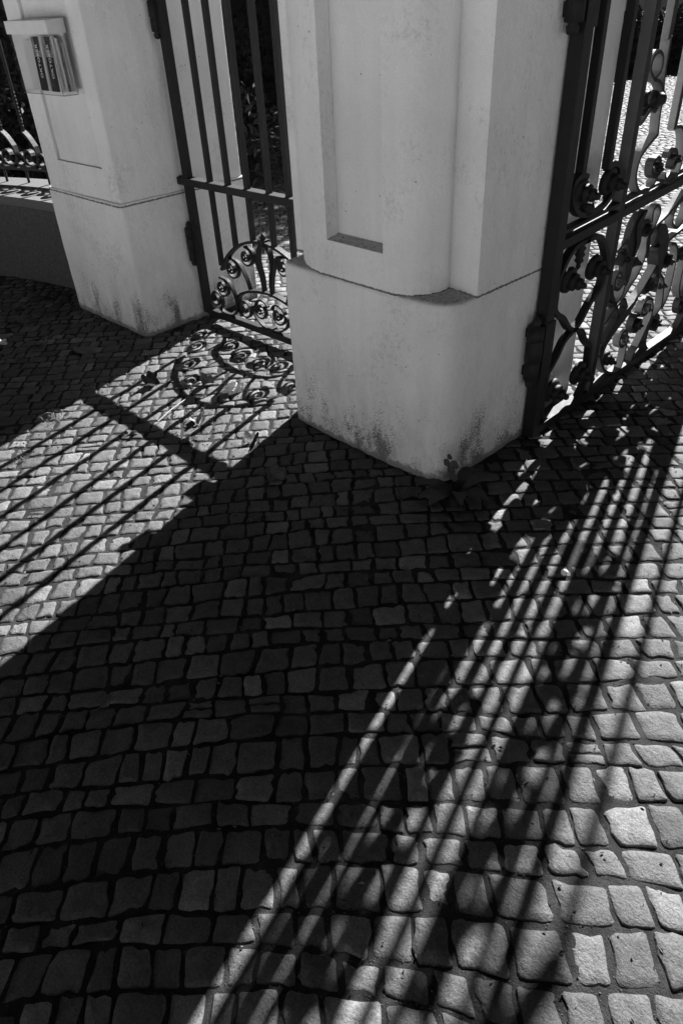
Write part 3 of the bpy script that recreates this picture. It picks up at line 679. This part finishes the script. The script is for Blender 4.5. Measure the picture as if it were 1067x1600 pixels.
# middle panel, upper register: lyres with rings
for s in (1, -1):
    rib([(1.02, 1.41), (1.03, 1.283), (1.05, 1.221), (1.052, 1.16), (1.068, 1.09)], s, raw=False)
    rib([(1.066, 1.094), (1.0, 1.065), (.955, 1.035), (.94, .99), (.955, .945), (1.0, .905), (1.06, .892), (1.12, .91), (1.15, .945)], s)
    rib([(.945, 1.287), (.905, 1.32), (.91, 1.355), (.947, 1.37), (.985, 1.35), (.99, 1.31), (.95, 1.287)], s, t=.012)
    rib([(.945, 1.286), (.995, 1.275), (1.03, 1.25), (1.037, 1.21), (1.005, 1.18), (.965, 1.19), (.93, 1.165), (.9, 1.15)], s, t=.012)
    mb = MB(); e = L3(VM + s * (.985 - VM), 1.215, 0); mb.lathe((e.x - .03, e.y, e.z), (1, 0, .1), [(0, 0), (.030, .005), (.034, .02), (.02, .028), (.034, .036), (.030, .052), (.014, .06), (.024, .07), (.016, .085), (0, .09)], 12); mb.build('rosette', IRON, lg)
    mb = MB(); mb.tube([L3(VM + s * (.93 - VM), 1.18, .0), L3(VM + s * (1.07 - VM), 1.235, .01)], [.012, .006], 6); mb.build('bud', IRON, lg)
    rib([(1.225, 1.10), (1.285, 1.09), (1.33, 1.05), (1.355, .97), (1.345, .91), (1.30, .885), (1.24, .9), (1.21, .935)], s)
    coil((1.11, .968), .045, 20, 1.3, 1, [], s, mat=IRON); coil((1.262, .975), .045, 160, 1.3, -1, [], s, mat=IRON)
    rib([(1.385, 1.23), (1.42, 1.16), (1.41, 1.08), (1.45, 1.0), (1.54, .94)], s)
    coil((1.445, 1.10), .04, 200, 1.4, 1, [(1.54, 1.05), (1.5, 1.02), (1.45, 1.03)], s)
    # lower register: acanthus scrolls
    rib([(.90, .70), (.953, .72), (1.0, .695), (1.02, .65), (1.025, .58), (1.03, .51), (1.0, .472), (.94, .462), (.905, .48)], s)
    coil((.945, .563), .048, 300, 1.5, 1, [], s)
    rib([(1.06, .815), (1.03, .77), (1.025, .72), (1.045, .65), (1.055, .57), (1.05, .52)], s, widths=[.012, .060, 0], nm='acanthus_leaf', mat=IRON, d=.03)
    rib([(1.10, .815), (1.05, .77), (1.075, .70), (1.06, .64)], s, widths=[.01, .04, 0], nm='acanthus_leaf', mat=IRON, d=.045)
    rib([(1.18, .75), (1.17, .80), (1.208, .812), (1.243, .775), (1.204, .716), (1.165, .685), (1.18, .626), (1.15, .555), (1.085, .51), (1.03, .466), (.95, .426), (.90, .392)], s)
    rib([(1.482, .818), (1.335, .752), (1.236, .725), (1.17, .69)], s, t=.014)
    rib([(1.255, .64), (1.285, .69), (1.335, .66), (1.385, .585), (1.395, .50)], s, widths=[.018, .075, 0], nm='acanthus_leaf', mat=IRON, d=.034)
    rib([(1.27, .62), (1.31, .60), (1.345, .54), (1.36, .48)], s, widths=[.014, .05, 0], nm='acanthus_leaf', mat=IRON, d=.055)
    rib([(1.32, .535), (1.225, .455), (1.157, .42), (1.093, .387)], s)
    rib([(1.18, .43), (1.093, .387), (1.02, .36), (.945, .31), (.915, .24)], s, widths=[.014, .055, 0], nm='acanthus_leaf', mat=IRON, d=.045)
    coil((1.29, .46), .035, 250, 1.3, 1, [(1.23, .455), (1.255, .43)], s, mat=IRON)
    rib([(1.337, .426), (1.336, .474), (1.373, .484), (1.44, .44), (1.475, .36), (1.48, .30), (1.43, .27)], s)
    rib([(1.442, .601), (1.49, .59), (1.535, .541), (1.545, .44), (1.54, .344), (1.50, .287)], s)
    coil((1.30, .345), .04, 90, 1.3, 1, [(1.30, .15), (1.355, .225), (1.392, .29), (1.37, .36), (1.33, .385)], s)
    rib([(1.392, .741), (1.402, .699), (1.463, .668), (1.52, .69), (1.536, .74), (1.50, .78), (1.43, .78), (1.392, .741)], s)
    rib([(1.56, .65), (1.408, .627), (1.314, .586)], s, t=.014)
    coil((1.115, .255), .045, 10, 1.4, 1, [(1.15, .085), (1.175, .15), (1.17, .22)], s)
    coil((1.455, .225), .05, 170, 1.3, -1, [(1.54, .08), (1.45, .095), (1.395, .14), (1.39, .2)], s, mat=IRON)
    rib([(.90, .30), (.93, .22), (.99, .15), (1.09, .10), (1.20, .08)], s)
    rosette(VM + s * (1.0 - VM), .20, .75); rosette(VM + s * (1.46 - VM), .41, .45); rosette(VM + s * (1.12 - VM), .60, .45)
    coil((.965, .655), .034, 90, 1.4, -1, [(1.02, .55), (1.01, .62)], s, mat=IRON); coil((1.235, .29), .045, 60, 1.5, 1, [(1.06, .46), (1.13, .38), (1.2, .345)], s, mat=IRON)
    coil((1.13, .735), .036, 0, 1.5, 1, [(1.21, .60), (1.2, .66), (1.18, .71)], s, mat=IRON); coil((1.44, .53), .036, 120, 1.4, 1, [(1.38, .40), (1.385, .5), (1.41, .56)], s, mat=IRON)
    rib([(.90, .56), (.94, .50), (1.0, .43), (1.02, .37), (.99, .31), (.95, .29)], s, mat=IRON); rib([(1.25, .08), (1.28, .14), (1.34, .16), (1.40, .12), (1.44, .08)], s, mat=IRON)
rosette(VM, .52, .8)
for s in (1, -1):   # upper scrolls between the bars, above the picture
    for z in (1.78, 2.12, 2.46):
        coil((1.12, z), .05, 180, 1.3, -1, [(1.225, z - .16), (1.15, z - .12), (1.075, z - .06)], s, mat=IRON)
        coil((1.32, z + .04), .05, 0, 1.3, 1, [(1.225, z - .12), (1.3, z - .1), (1.365, z - .03)], s, mat=IRON)
        rib([(1.03, z + .1), (1.12, z + .15), (1.225, z + .11), (1.32, z + .16), (1.40, z + .1)], s, mat=IRON)
for z in (.285, 1.475, 2.5):
    mb = MB(); hx, hy = .060, .452
    mb.lathe((hx, hy, z), (0, 0, 1), [(0, -.03), (.018, -.024), (.022, -.005), (.014, .004), (.030, .008), (.030, .075), (.024, .08), (.033, .086), (.033, .16), (.026, .166), (.033, .172), (.033, .225), (.014, .23), (.020, .243), (.012, .262), (0, .27)], 14)
    mb.box(.01, .06, hy - .012, hy + .012, z + .02, z + .06); mb.box(.01, .06, hy - .012, hy + .012, z + .18, z + .215)
    mb.build('hinge', IRON, lg)
    mb = MB(); mb.box(LX + .0262, LX + .031, .475, .545, z - .01, z + .235, .002); mb.build('hinge_plate', IRON, lg)

# ------------------------------------------------------------------ garden wall with its iron fence, left
def offs(P, d):
    out = []
    for i, p in enumerate(P):
        t = (Vector(P[min(i + 1, len(P) - 1)]) - Vector(P[max(i - 1, 0)])).normalized(); out.append(Vector(p) + Vector((-t.y, t.x)) * d)
    return out
WF = catmull([(-7.0, -2.6), (-5.9, -1.25), (-5.0, -.42), (-4.5, -.12), (-4.135, .053), (-3.79, .17), (-3.42, .242), (-3.03, .29)], 4)
gw = thing('garden_wall', 'low grey roughcast garden wall with a pale cap left of the pillars', 'wall', (-4.2, .2, 0))
def strip(front, back, z0, z1, name, mat):
    mb = MB(); n = len(front); vs = [(p.x, p.y, z0) for p in front] + [(p.x, p.y, z1) for p in front] + [(p.x, p.y, z1) for p in back] + [(p.x, p.y, z0) for p in back]
    fs = []
    for i in range(n - 1):
        for a in range(4):
            b = (a + 1) % 4; fs.append((a * n + i, a * n + i + 1, b * n + i + 1, b * n + i))
    fs += [(0, n, 2 * n, 3 * n), (n - 1, 4 * n - 1, 3 * n - 1, 2 * n - 1)]
    mb.add(vs, fs); return mb.build(name, mat, gw)
strip(WF, offs(WF, .42), -.02, .515, 'wall_body', ROUGHCAST)
strip(offs(WF, -.035), offs(WF, .455), .517, .572, 'cap', CAPSTONE)
fe = thing('iron_fence', 'black wrought iron fence with rolled scrolls standing on the low garden wall', 'fence', (-4.2, .45, .572))
FL = offs(WF, .335)
acc = [0]
for i in range(1, len(FL)): acc.append(acc[-1] + (FL[i] - FL[i - 1]).length)
def onf(s):
    s = max(0, min(acc[-1] - 1e-4, s))
    for i in range(1, len(acc)):
        if acc[i] >= s:
            k = (s - acc[i - 1]) / (acc[i] - acc[i - 1]); d = (FL[i] - FL[i - 1]).normalized(); return FL[i - 1].lerp(FL[i], k), d
def FE(a, b, c):
    p, d = onf(a); return Vector((p.x - d.y * c, p.y + d.x * c, b))
Ltot = acc[-1]
for z, hh in ((.662, .014), (1.9, .03)):
    mb = MB(); ribbon(mb, [Vector((Ltot * i / 60, z)) for i in range(61)], FE, t=hh, d=.034); mb.build('rail', IRON, fe)
k = 0; s = Ltot - .10
while s > 1.4:
    for sg_ in (1, -1):
        c = (s + sg_ * .0, .735)
    sp = spiral((s, .745), .070, 20, 1.3, -1, .35, 14)
    mb = MB(); ribbon(mb, catmull([(s - .02, .90), (s + .02, .865), (s + .058, .81)], 4) + sp, FE, t=.012, d=.040, bulge=-.03, nb=len(sp) - 4); e = FE(s, .745, -.03); mb.ball(e, .020, 8)
    mb.build('scroll', IRON, fe)
    sp = spiral((s - .10, .72), .052, 200, 1.3, -1, .35, 14)
    mb = MB(); ribbon(mb, catmull([(s + .03, .675), (s - .05, .672), (s - .12, .676)], 4) + sp, FE, t=.012, d=.036, bulge=-.02, nb=len(sp) - 4); mb.build('scroll', IRON, fe)
    p, d = onf(s - .02)
    mb = MB(); mb.tube([(p.x, p.y, .89), (p.x, p.y, 1.9)], .011, 8); 
    for q in range(10): mb.ball((p.x, p.y, .93 + q * .022), .0135, 6)
    mb.build('bar', IRON, fe)
    p2, d2 = onf(s - .1)
    mb = MB(); mb.tube([(p2.x, p2.y, .572), (p2.x, p2.y, .66)], .010, 6); mb.build('foot', IRON, fe)
    s -= .205; k += 1
mb = MB(); p, d = onf(Ltot - .02); mb.box(p.x - .02, p.x + .02, p.y - .02, p.y + .02, .572, 1.95); mb.build('post', IRON, fe)

# ------------------------------------------------------------------ plants behind the wall, hedges, trees
def foliage(name, n, fn, size, mat, parent, seed):
    rn = random.Random(seed); vs = []; fs = []
    for i in range(n):
        c = fn(rn)
        if c is None: continue
        a = Vector((rn.gauss(0, 1), rn.gauss(0, 1), rn.gauss(0, .7))).normalized(); b = a.orthogonal().normalized(); b = (Matrix.Rotation(rn.uniform(0, 6.28), 3, a) @ b)
        l = size * rn.uniform(.6, 1.3); wd = l * rn.uniform(.3, .5); k = len(vs)
        vs += [c - b * l * .5, c + a.cross(b) * wd * .5 + a * wd * .15, c + b * l * .5, c - a.cross(b) * wd * .5 + a * wd * .15]; fs += [(k, k + 1, k + 2), (k, k + 2, k + 3)]
    return mesh_obj(name, vs, fs, mat, None)
def shrub(x, y, r, h, label, cat, seed, group=None, n=2600, name='shrub'):
    t = thing(name, label, cat, (x, y, 0), group); rn0 = random.Random(seed)
    blobs = [(x + rn0.uniform(-.6, .6) * r, y + rn0.uniform(-.6, .6) * r, h * rn0.uniform(.25, .78), r * rn0.uniform(.35, .6)) for _ in range(9)]
    def fn(rn):
        bx_, by_, bz, br = rn.choice(blobs); d = Vector((rn.gauss(0, 1), rn.gauss(0, 1), rn.gauss(0, 1))).normalized() * br * rn.uniform(.55, 1.0) ** .6
        p = Vector((bx_, by_, bz)) + Vector((d.x, d.y, d.z * min(1, h / (2 * r) + .3)))
        return p if 0.02 < p.z < h else None
    f = foliage('foliage', n, fn, .09, LEAF, None, seed + 1); settle(f, t)
    mb = MB()
    for k in range(5):
        a = k * 1.3; mb.tube([(x + .05 * math.cos(a), y + .05 * math.sin(a), 0), (x + .25 * r * math.cos(a), y + .25 * r * math.sin(a), h * .35), (x + .5 * r * math.cos(a + .3), y + .5 * r * math.sin(a + .3), h * .7)], [.025, .018, .008], 6)
    mb.build('stem', BARK, t)
SH_ = [(-4.35, 1.75, .5, .95, 'shrub with its dark leaves showing through the fence nearest the left pillar'), (-5.2, 1.45, .55, .85, 'low dark shrub behind the fence at the left edge of the photograph'), (-5.3, 2.6, .8, 1.5, 'taller dark shrub rising behind the low shrubs and the fence'), (-6.4, 2.1, .9, 1.2, 'broad dark shrub further back, left behind the fence'), (-7.0, 3.4, 1.1, 1.8, 'dark shrub deep in the garden seen above the fence scrolls')]
for i, (x, y, r, h, lb) in enumerate(SH_): shrub(x, y, r, h, lb, 'shrub', 40 + i * 3, 'shrubs behind the iron fence', 6000)
def hedge(name, P, wdt, h, label, seed, n):
    P = [Vector(p) for p in P]; L = [(P[i + 1] - P[i]).length for i in range(len(P) - 1)]; tot = sum(L)
    c = sum(P, Vector((0, 0))) / len(P); t = thing(name, label, 'hedge', (c.x, c.y, 0))
    def at(s):
        for i, l in enumerate(L):
            if s <= l or i == len(L) - 1: return P[i].lerp(P[i + 1], s / l), (P[i + 1] - P[i]).normalized()
            s -= l
    def fn(rn):
        p, d = at(rn.uniform(0, tot)); nn = Vector((-d.y, d.x)); side = rn.random()
        if side < .62: o_, z = rn.choice((-1, 1)) * wdt * .5 + rn.gauss(0, .05), rn.uniform(.01, h)
        else: o_, z = rn.uniform(-.5, .5) * wdt, h + rn.gauss(0, .05)
        q = p + nn * o_; return Vector((q.x, q.y, z))
    f = foliage('foliage', n, fn, .13, LEAF, None, seed); settle(f, t)
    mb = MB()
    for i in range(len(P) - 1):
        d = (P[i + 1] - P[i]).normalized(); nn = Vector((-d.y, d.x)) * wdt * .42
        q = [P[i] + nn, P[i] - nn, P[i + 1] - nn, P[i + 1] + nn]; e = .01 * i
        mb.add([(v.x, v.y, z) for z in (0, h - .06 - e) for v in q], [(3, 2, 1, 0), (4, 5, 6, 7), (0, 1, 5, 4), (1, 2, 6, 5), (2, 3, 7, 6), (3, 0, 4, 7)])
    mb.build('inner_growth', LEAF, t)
hedge('hedge', [(-10.8, 1.3), (-8.8, 2.4), (-7.5, 3.3)], .8, 1.75, 'tall dark hedge behind the shrubs at the far left', 69, 9000)
hedge('hedge', [(-9.4, 3.6), (-9.2, 5.6), (-8.6, 8.2)], .9, 1.75, 'dark leafy hedge closing the view behind the small gate', 71, 7000)
hedge('hedge', [(-6.9, 12.2), (-5.9, 14.6), (-4.4, 16.4), (-2, 17.8)], .9, .90, 'dark clipped hedge along the far edge of the sunlit yard', 73, 9000)
def tree(x, y, h, r, label, seed):
    t = thing('tree', label, 'tree', (x, y, 0), 'trees at the back of the garden'); rn0 = random.Random(seed)
    mb = MB(); mb.tube([(x, y, -.05), (x + .05, y, h * .25), (x - .04, y + .05, h * .5), (x, y, h * .8)], [.2, .15, .12, .05], 9); mb.build('trunk', BARK, t)
    for k in range(5):
        a = k * 1.26 + rn0.random(); mb = MB(); mb.tube([(x, y, h * (.38 + .06 * k)), (x + r * .4 * math.cos(a), y + r * .4 * math.sin(a), h * (.5 + .06 * k)), (x + r * .8 * math.cos(a), y + r * .8 * math.sin(a), h * (.58 + .06 * k))], [.07, .045, .015], 6); mb.build('limb', BARK, t)
    blobs = [(x + rn0.gauss(0, .42) * r, y + rn0.gauss(0, .42) * r, h * rn0.uniform(.5, .92), r * rn0.uniform(.25, .42)) for _ in range(22)]
    def fn(rn):
        a, b, c, br = rn.choice(blobs); d = Vector((rn.gauss(0, 1), rn.gauss(0, 1), rn.gauss(0, .8))).normalized() * br * rn.uniform(.2, 1) ** .5
        return Vector((a, b, c)) + d
    f = foliage('crown', 9000, fn, .2, LEAF, None, seed + 5); settle(f, t)
tree(-6.6, 8.4, 5.4, 2.1, 'leafy tree beyond the small gate, nearest the path', 81)
tree(-8.9, 10.2, 6.4, 2.6, 'taller leafy tree standing behind the hedge beyond the small gate', 83)
tree(-11.5, 8.2, 6.0, 2.8, 'leafy tree in the garden behind the iron fence', 85)

# far house above the clipped hedge
hs = thing('house', 'pale rendered house far behind the clipped hedge', 'house', (-8.5, 22, 0))
hd = Vector((.55, .83)).normalized(); hn = Vector((-hd.y, hd.x)); H0 = Vector((-12.5, 17.5))
def hp(a, b, z): q = H0 + hd * a + hn * b; return (q.x, q.y, z)
def hbox(a0, a1, b0, b1, z0, z1):
    mb = MB(); mb.add([hp(a, b, z) for z in (z0, z1) for (a, b) in ((a0, b0), (a1, b0), (a1, b1), (a0, b1))], [(3, 2, 1, 0), (4, 5, 6, 7), (0, 1, 5, 4), (1, 2, 6, 5), (2, 3, 7, 6), (3, 0, 4, 7)]); return mb
hbox(0, 16, 0, 8, 0, 6).build('wall', HOUSEW, hs)
for a in range(5):
    for z in (1.7, 4.0):
        f = hbox(1.4 + a * 3, 2.6 + a * 3, -.06, .02, z, z + 1.4).build('window', PAPER, hs)
        pn = hbox(1.5 + a * 3, 2.5 + a * 3, -.075, -.062, z + .1, z + 1.3).build('pane', PANE, f)
mb = MB(); mb.add([hp(-.4, -.4, 6.003), hp(16.4, -.4, 6.003), hp(16.4, 8.4, 6.003), hp(-.4, 8.4, 6.003), hp(-.4, 4, 8.6), hp(16.4, 4, 8.6)], [(0, 1, 5, 4), (2, 3, 4, 5), (1, 2, 5), (3, 0, 4), (3, 2, 1, 0)]); mb.build('roof', STREET, hs)

# unseen low white wall, added across the road to bounce sun onto the pillars
bounce_wall = thing('garden_wall', 'long low white wall added behind the viewer to bounce sunlight onto the pillars', 'wall', (0, -11.2, 0))
for k in range(-9, 10):
    mb = MB(); mb.box(k * 4 - 1.995, k * 4 + 1.995, -11.4, -11.1, -.03, 1.5); mb.build('bounce_panel', BOUNCE_WALL, bounce_wall)
    mb = MB(); mb.box(k * 4 - 1.995, k * 4 + 1.995, -11.46, -11.04, 1.503, 1.58, .01); mb.build('cap', CAPSTONE, bounce_wall)

# ------------------------------------------------------------------ small things on the paving
def leaf_thing(name, x, y, rot, size, mat, label, curl=.25, lobes=5, cat='leaf', z=.004):
    """a dry leaf: lobed outline, curled, with a stalk"""
    t = thing(name, label, cat, (x, y, 0)); vs = []; n = 40
    for i in range(n):
        th = 2 * math.pi * i / n
        rr = size * (.62 + .38 * abs(math.cos(th * lobes / 2)) ** .7) * (1 if math.cos(th) > -.7 else .6)
        px, py = rr * math.cos(th), rr * .82 * math.sin(th)
        vs.append((px, py, z + curl * (abs(py) ** 1.4) * 3 * size ** -.2 + .25 * curl * size * math.sin(3 * th)))
    ring = [(a * .5, b * .5, z + (c - z) * .35 + .003) for a, b, c in vs]
    M = Matrix.Translation((x, y, 0)) @ Matrix.Rotation(rot, 4, 'Z')
    V = [M @ Vector(v) for v in vs + ring + [(0, 0, z)]]; m = n
    fs = [(i, (i + 1) % m, m + (i + 1) % m, m + i) for i in range(m)] + [(m + i, m + (i + 1) % m, 2 * m) for i in range(m)]
    o = mesh_obj('blade', V, fs, mat, None, True); settle(o, t)
    mb = MB(); mb.tube([M @ Vector((-size * .3, 0, z + .002)), M @ Vector((-size * .9, .01, z + .006)), M @ Vector((-size * 1.35, .03, z + .012))], [.0016, .0013, .001], 5); mb.build('stalk', mat, t)
leaf_thing('leaf', -2.325, -.269, 2.6, .085, DRY, 'lobed dry leaf lying in the shade before the left pillar')
leaf_thing('leaf', -.522, -.444, 1.2, .055, DRY, 'curled dry leaf in the shade in front of the middle pillar', .9)
leaf_thing('leaf', -1.69, -.265, .6, .055, DRYDARK, 'large dark crumpled leaf on the sunlit paving beside the gate shadow', .9, 7)
leaf_thing('leaf', -.83, -.31, 1.9, .045, DRYDARK, 'dark curled leaf at the edge of the middle pillar shadow', .9)
leaf_thing('leaf', -2.85, -.53, .4, .05, PAPER, 'pale scrap of leaf at the left edge of the paving', .3)
leaf_thing('leaf', -1.05, -.48, .2, .035, DRY, 'small pale leaf lying in the shadow of the gate rail', .5)
leaf_thing('leaf', -3.3, -.2, 1.4, .06, DRY, 'dry leaf beside the foot of the garden wall', .5)
leaf_thing('leaf', -3.05, -.28, 2.4, .07, DRY, 'grey leaf between the garden wall and the left pillar', .5)
leaf_thing('leaf', -.039, -1.511, 2.2, .03, DRY, 'little narrow leaf in the deep shade of the foreground', .3, 2)
leaf_thing('leaf', -1.17, -.36, 2.9, .038, STRAW, 'pale dry leaf beside the lower end of the thin stick', .8, 3)
leaf_thing('leaf', -1.46, -.08, .9, .042, DRY, 'grey curled leaf inside the shadow of the gate arch', 1.2, 3)
leaf_thing('leaf', -1.52, -.17, 2.2, .034, STRAW, 'small pale leaf beside the grass tuft in the arch shadow', 1.0, 2)
leaf_thing('leaf', -1.30, -.62, 1.3, .028, DRY, 'tiny leaf between two bar shadows on the sunlit strip', .8, 3)
leaf_thing('leaf', -2.62, -.38, 3.0, .05, DRY, 'dry leaf in the shade below the leaflet box pillar', .6)
# crumpled tissue
t = thing('tissue', 'crumpled white tissue on the paving in the shadow of the scrolls', 'tissue', (-1.285, -.045, 0))
bm = bmesh.new(); bmesh.ops.create_icosphere(bm, subdivisions=3, radius=1)
for v in bm.verts:
    p = v.co.copy(); k = 1 + .85 * noise.noise(p * 2.1 + Vector((3, 1, 2))) + .4 * noise.noise(p * 4.1)
    v.co = Vector((p.x * .042 * k, p.y * .028 * k, max(-.004, p.z * .030 * k + .014)))
me = bpy.data.meshes.new('tissue_sheet'); bm.to_mesh(me); bm.free(); me.materials.append(TISSUE); o = bpy.data.objects.new('tissue_sheet', me); COL.objects.link(o); o.parent = t; o.rotation_euler = (0, 0, .8)
# stick
mb = MB(); mb.tube([(-1.385, -.262, .012), (-1.345, -.37, .016), (-1.302, -.482, .010)], [.0026, .003, .0024], 6); o = mb.build('stick', plain('pale_stick', .3, .5, 40, .1, 0)); tag(o, 'thin pale straight stick lying along a bar shadow', 'stick')
# white pebble
mb = MB(); mb.ball((.63, -.188, .008), .012, 8); o = mb.build('pebble', TISSUE); tag(o, 'tiny white pebble among the gate bar shadows', 'pebble')

def tuft(x, y, n, h, label, seed, mat=STRAW, spread=.05):
    t = thing('grass_tuft', label, 'grass tuft', (x, y, 0), 'grass tufts in the paving joints'); rn = random.Random(seed)
    for k in range(n):
        a = rn.uniform(0, 6.28); l = h * rn.uniform(.35, 1.0); bx_, by_ = x + rn.gauss(0, spread * .35), y + rn.gauss(0, spread * .35)
        e = Vector((math.cos(a), math.sin(a), 0)); p0 = Vector((bx_, by_, -.01)); p1 = p0 + e * l * .35 + Vector((0, 0, l * .7)); p2 = p0 + e * l * rn.uniform(.7, 1.1) + Vector((0, 0, l * rn.uniform(.2, .75)))
        sd = Vector((-e.y, e.x, 0)) * .0016
        mesh = [p0 - sd, p0 + sd, p1 + sd * .8, p1 - sd * .8, p2]
        o = mesh_obj('blade', mesh, [(0, 1, 2, 3), (3, 2, 4)], mat, None); settle(o, t, p0)
tuft(-1.732, -.777, 24, .075, 'spiky grass tuft on the left rim of the sunlit strip', 5)
tuft(-1.499, -1.052, 22, .06, 'low grass tuft between the first two bar shadows', 6, WEED)
tuft(-1.60, -.16, 20, .05, 'grass tuft in the curve of the arch shadow', 8, WEED)
tuft(-1.25, -.30, 18, .05, 'straw coloured tuft beside the thin stick', 9)
tuft(-1.15, -.50, 14, .05, 'grass tuft where a bar shadow meets the rail shadow', 10)
tuft(-.30, -1.0, 16, .05, 'faint grass tuft in the deep shade of the paving', 12, WEED)
tuft(-.62, -.62, 12, .05, 'thin grass tuft in the shade near the curled leaf', 13, WEED)
tuft(.42, .30, 18, .06, 'small tuft in the dappled shade beside the driveway gate', 14, WEED)

# rosette weed at the foot of the middle pillar
wd = thing('weed', 'broad leaved weed growing at the front corner of the middle pillar', 'weed', (.085, -.055, 0)); rn = random.Random(3)
for k in range(13):
    a = R(-150 + 22 * k + rn.uniform(-8, 8)); L = rn.uniform(.10, .17); wdt = L * .2; lift = rn.uniform(.15, .5)
    vs = []; m = 7
    for i in range(m):
        s_ = i / (m - 1); r_ = L * s_; z_ = .005 + L * lift * math.sin(s_ * 2.2) ; wv = wdt * math.sin(math.pi * min(1, s_ * .9 + .08)) ** .8
        ca, sa = math.cos(a), math.sin(a)
        for q, dz in ((-1, .006), (0, 0), (1, .006)): vs.append((.085 + r_ * ca - q * wv * sa, -.055 + r_ * sa + q * wv * ca, z_ + dz * math.sin(math.pi * s_)))
    fs = [(i * 3 + j, i * 3 + j + 1, i * 3 + j + 4, i * 3 + j + 3) for i in range(m - 1) for j in range(2)]
    o = mesh_obj('leaf', vs, fs, WEED, None, True); settle(o, wd, (.085, -.055, .005))
mb = MB(); mb.tube([(.07, -.045, 0), (.065, -.04, .07), (.055, -.045, .13)], [.004, .003, .002], 5); mb.build('stem', WEED, wd)
for (dx, dz, sz) in ((0, .10, .02), (-.02, .125, .018), (.015, .13, .02), (-.01, .155, .013), (.012, .075, .02)):
    vs = [(.055 + dx + sz * math.cos(q * math.pi / 4), -.048 - .003 * (q % 2), dz + sz * math.sin(q * math.pi / 4)) for q in range(8)]
    o = mesh_obj('leaf', vs, [tuple(range(8))], WEED, None); settle(o, wd)

# crumbs, leaf bits and twigs in the joints
rn = random.Random(21); vs = []; fs = []; vs2 = []; fs2 = []
for i in range(2300):
    q = rn.uniform(.5, 4.6); p = rn.uniform(-.75 - q * .35, .65 + q * .5) ; x, y = pq(p, q)
    if i > 1900: x, y = rn.choice(((-1.22, -.33), (-1.48, -.12), (-1.08, -.45), (-1.3, .05), (-1.6, -.95))); x += rn.gauss(0, .09); y += rn.gauss(0, .07)
    if any(in_poly(x, y, P) for P in NOGO): continue
    wall = rn.random() < .3
    s_ = rn.uniform(.001, .0032) if rn.random() < .97 else rn.uniform(.004, .007)
    a = rn.uniform(0, 6.28); ca, sa = math.cos(a), math.sin(a); l = s_ * rn.uniform(1, 2.6); z = .002 + rn.random() * .002
    V = [(x + ca * l, y + sa * l, z), (x - sa * s_ * .6, y + ca * s_ * .6, z + s_ * .7), (x - ca * l, y - sa * l, z), (x + sa * s_ * .6, y - ca * s_ * .6, z + .001), (x, y, z - .004)]
    (A, B) = (vs, fs) if rn.random() < .6 else (vs2, fs2)
    k = len(A); A += V; B += [(k, k + 1, k + 2), (k, k + 2, k + 3), (k, k + 3, k + 4), (k + 2, k + 4, k + 3)]
GRIT = plain('joint_grit', .075, .9, 300, .6, 0)
gv = []; gf = []
for i in range(16000):   # sharp grit lying in the joints; what falls on a stone is hidden inside it
    q = .45 + 4.2 * rn.random() ** 1.6; p = rn.uniform(-.8 - q * .4, .7 + q * .55); x, y = pq(p, q)
    if any(in_poly(x, y, P) for P in NOGO): continue
    r = rn.uniform(.0012, .0034) * (1 if rn.random() < .93 else 1.7); z = -.0035 + .0042 * noise.noise(Vector((x * 5.5, y * 5.5, 0)))
    k = len(gv); a = rn.uniform(0, 6.28)
    gv += [(x + r * math.cos(a + t), y + r * math.sin(a + t) * rn.uniform(.7, 1.2), min(z, -.0028) - r * .4) for t in (0, 1.57, 3.14, 4.71)] + [(x + rn.uniform(-.4, .4) * r, y + rn.uniform(-.4, .4) * r, min(z, -.0028) + r * rn.uniform(.5, .9))]
    gf += [(k, k + 1, k + 4), (k + 1, k + 2, k + 4), (k + 2, k + 3, k + 4), (k + 3, k, k + 4)]
o = mesh_obj('grit', gv, gf, GRIT, pavement); tag(o, kind='stuff')
tag(mesh_obj('litter', vs, fs, DRYDARK), 'dark crumbs and leaf bits strewn over the cobbles', 'litter', None, 'stuff')
tag(mesh_obj('litter', vs2, fs2, STRAW), 'pale straw bits strewn over the cobbles', 'litter', None, 'stuff')
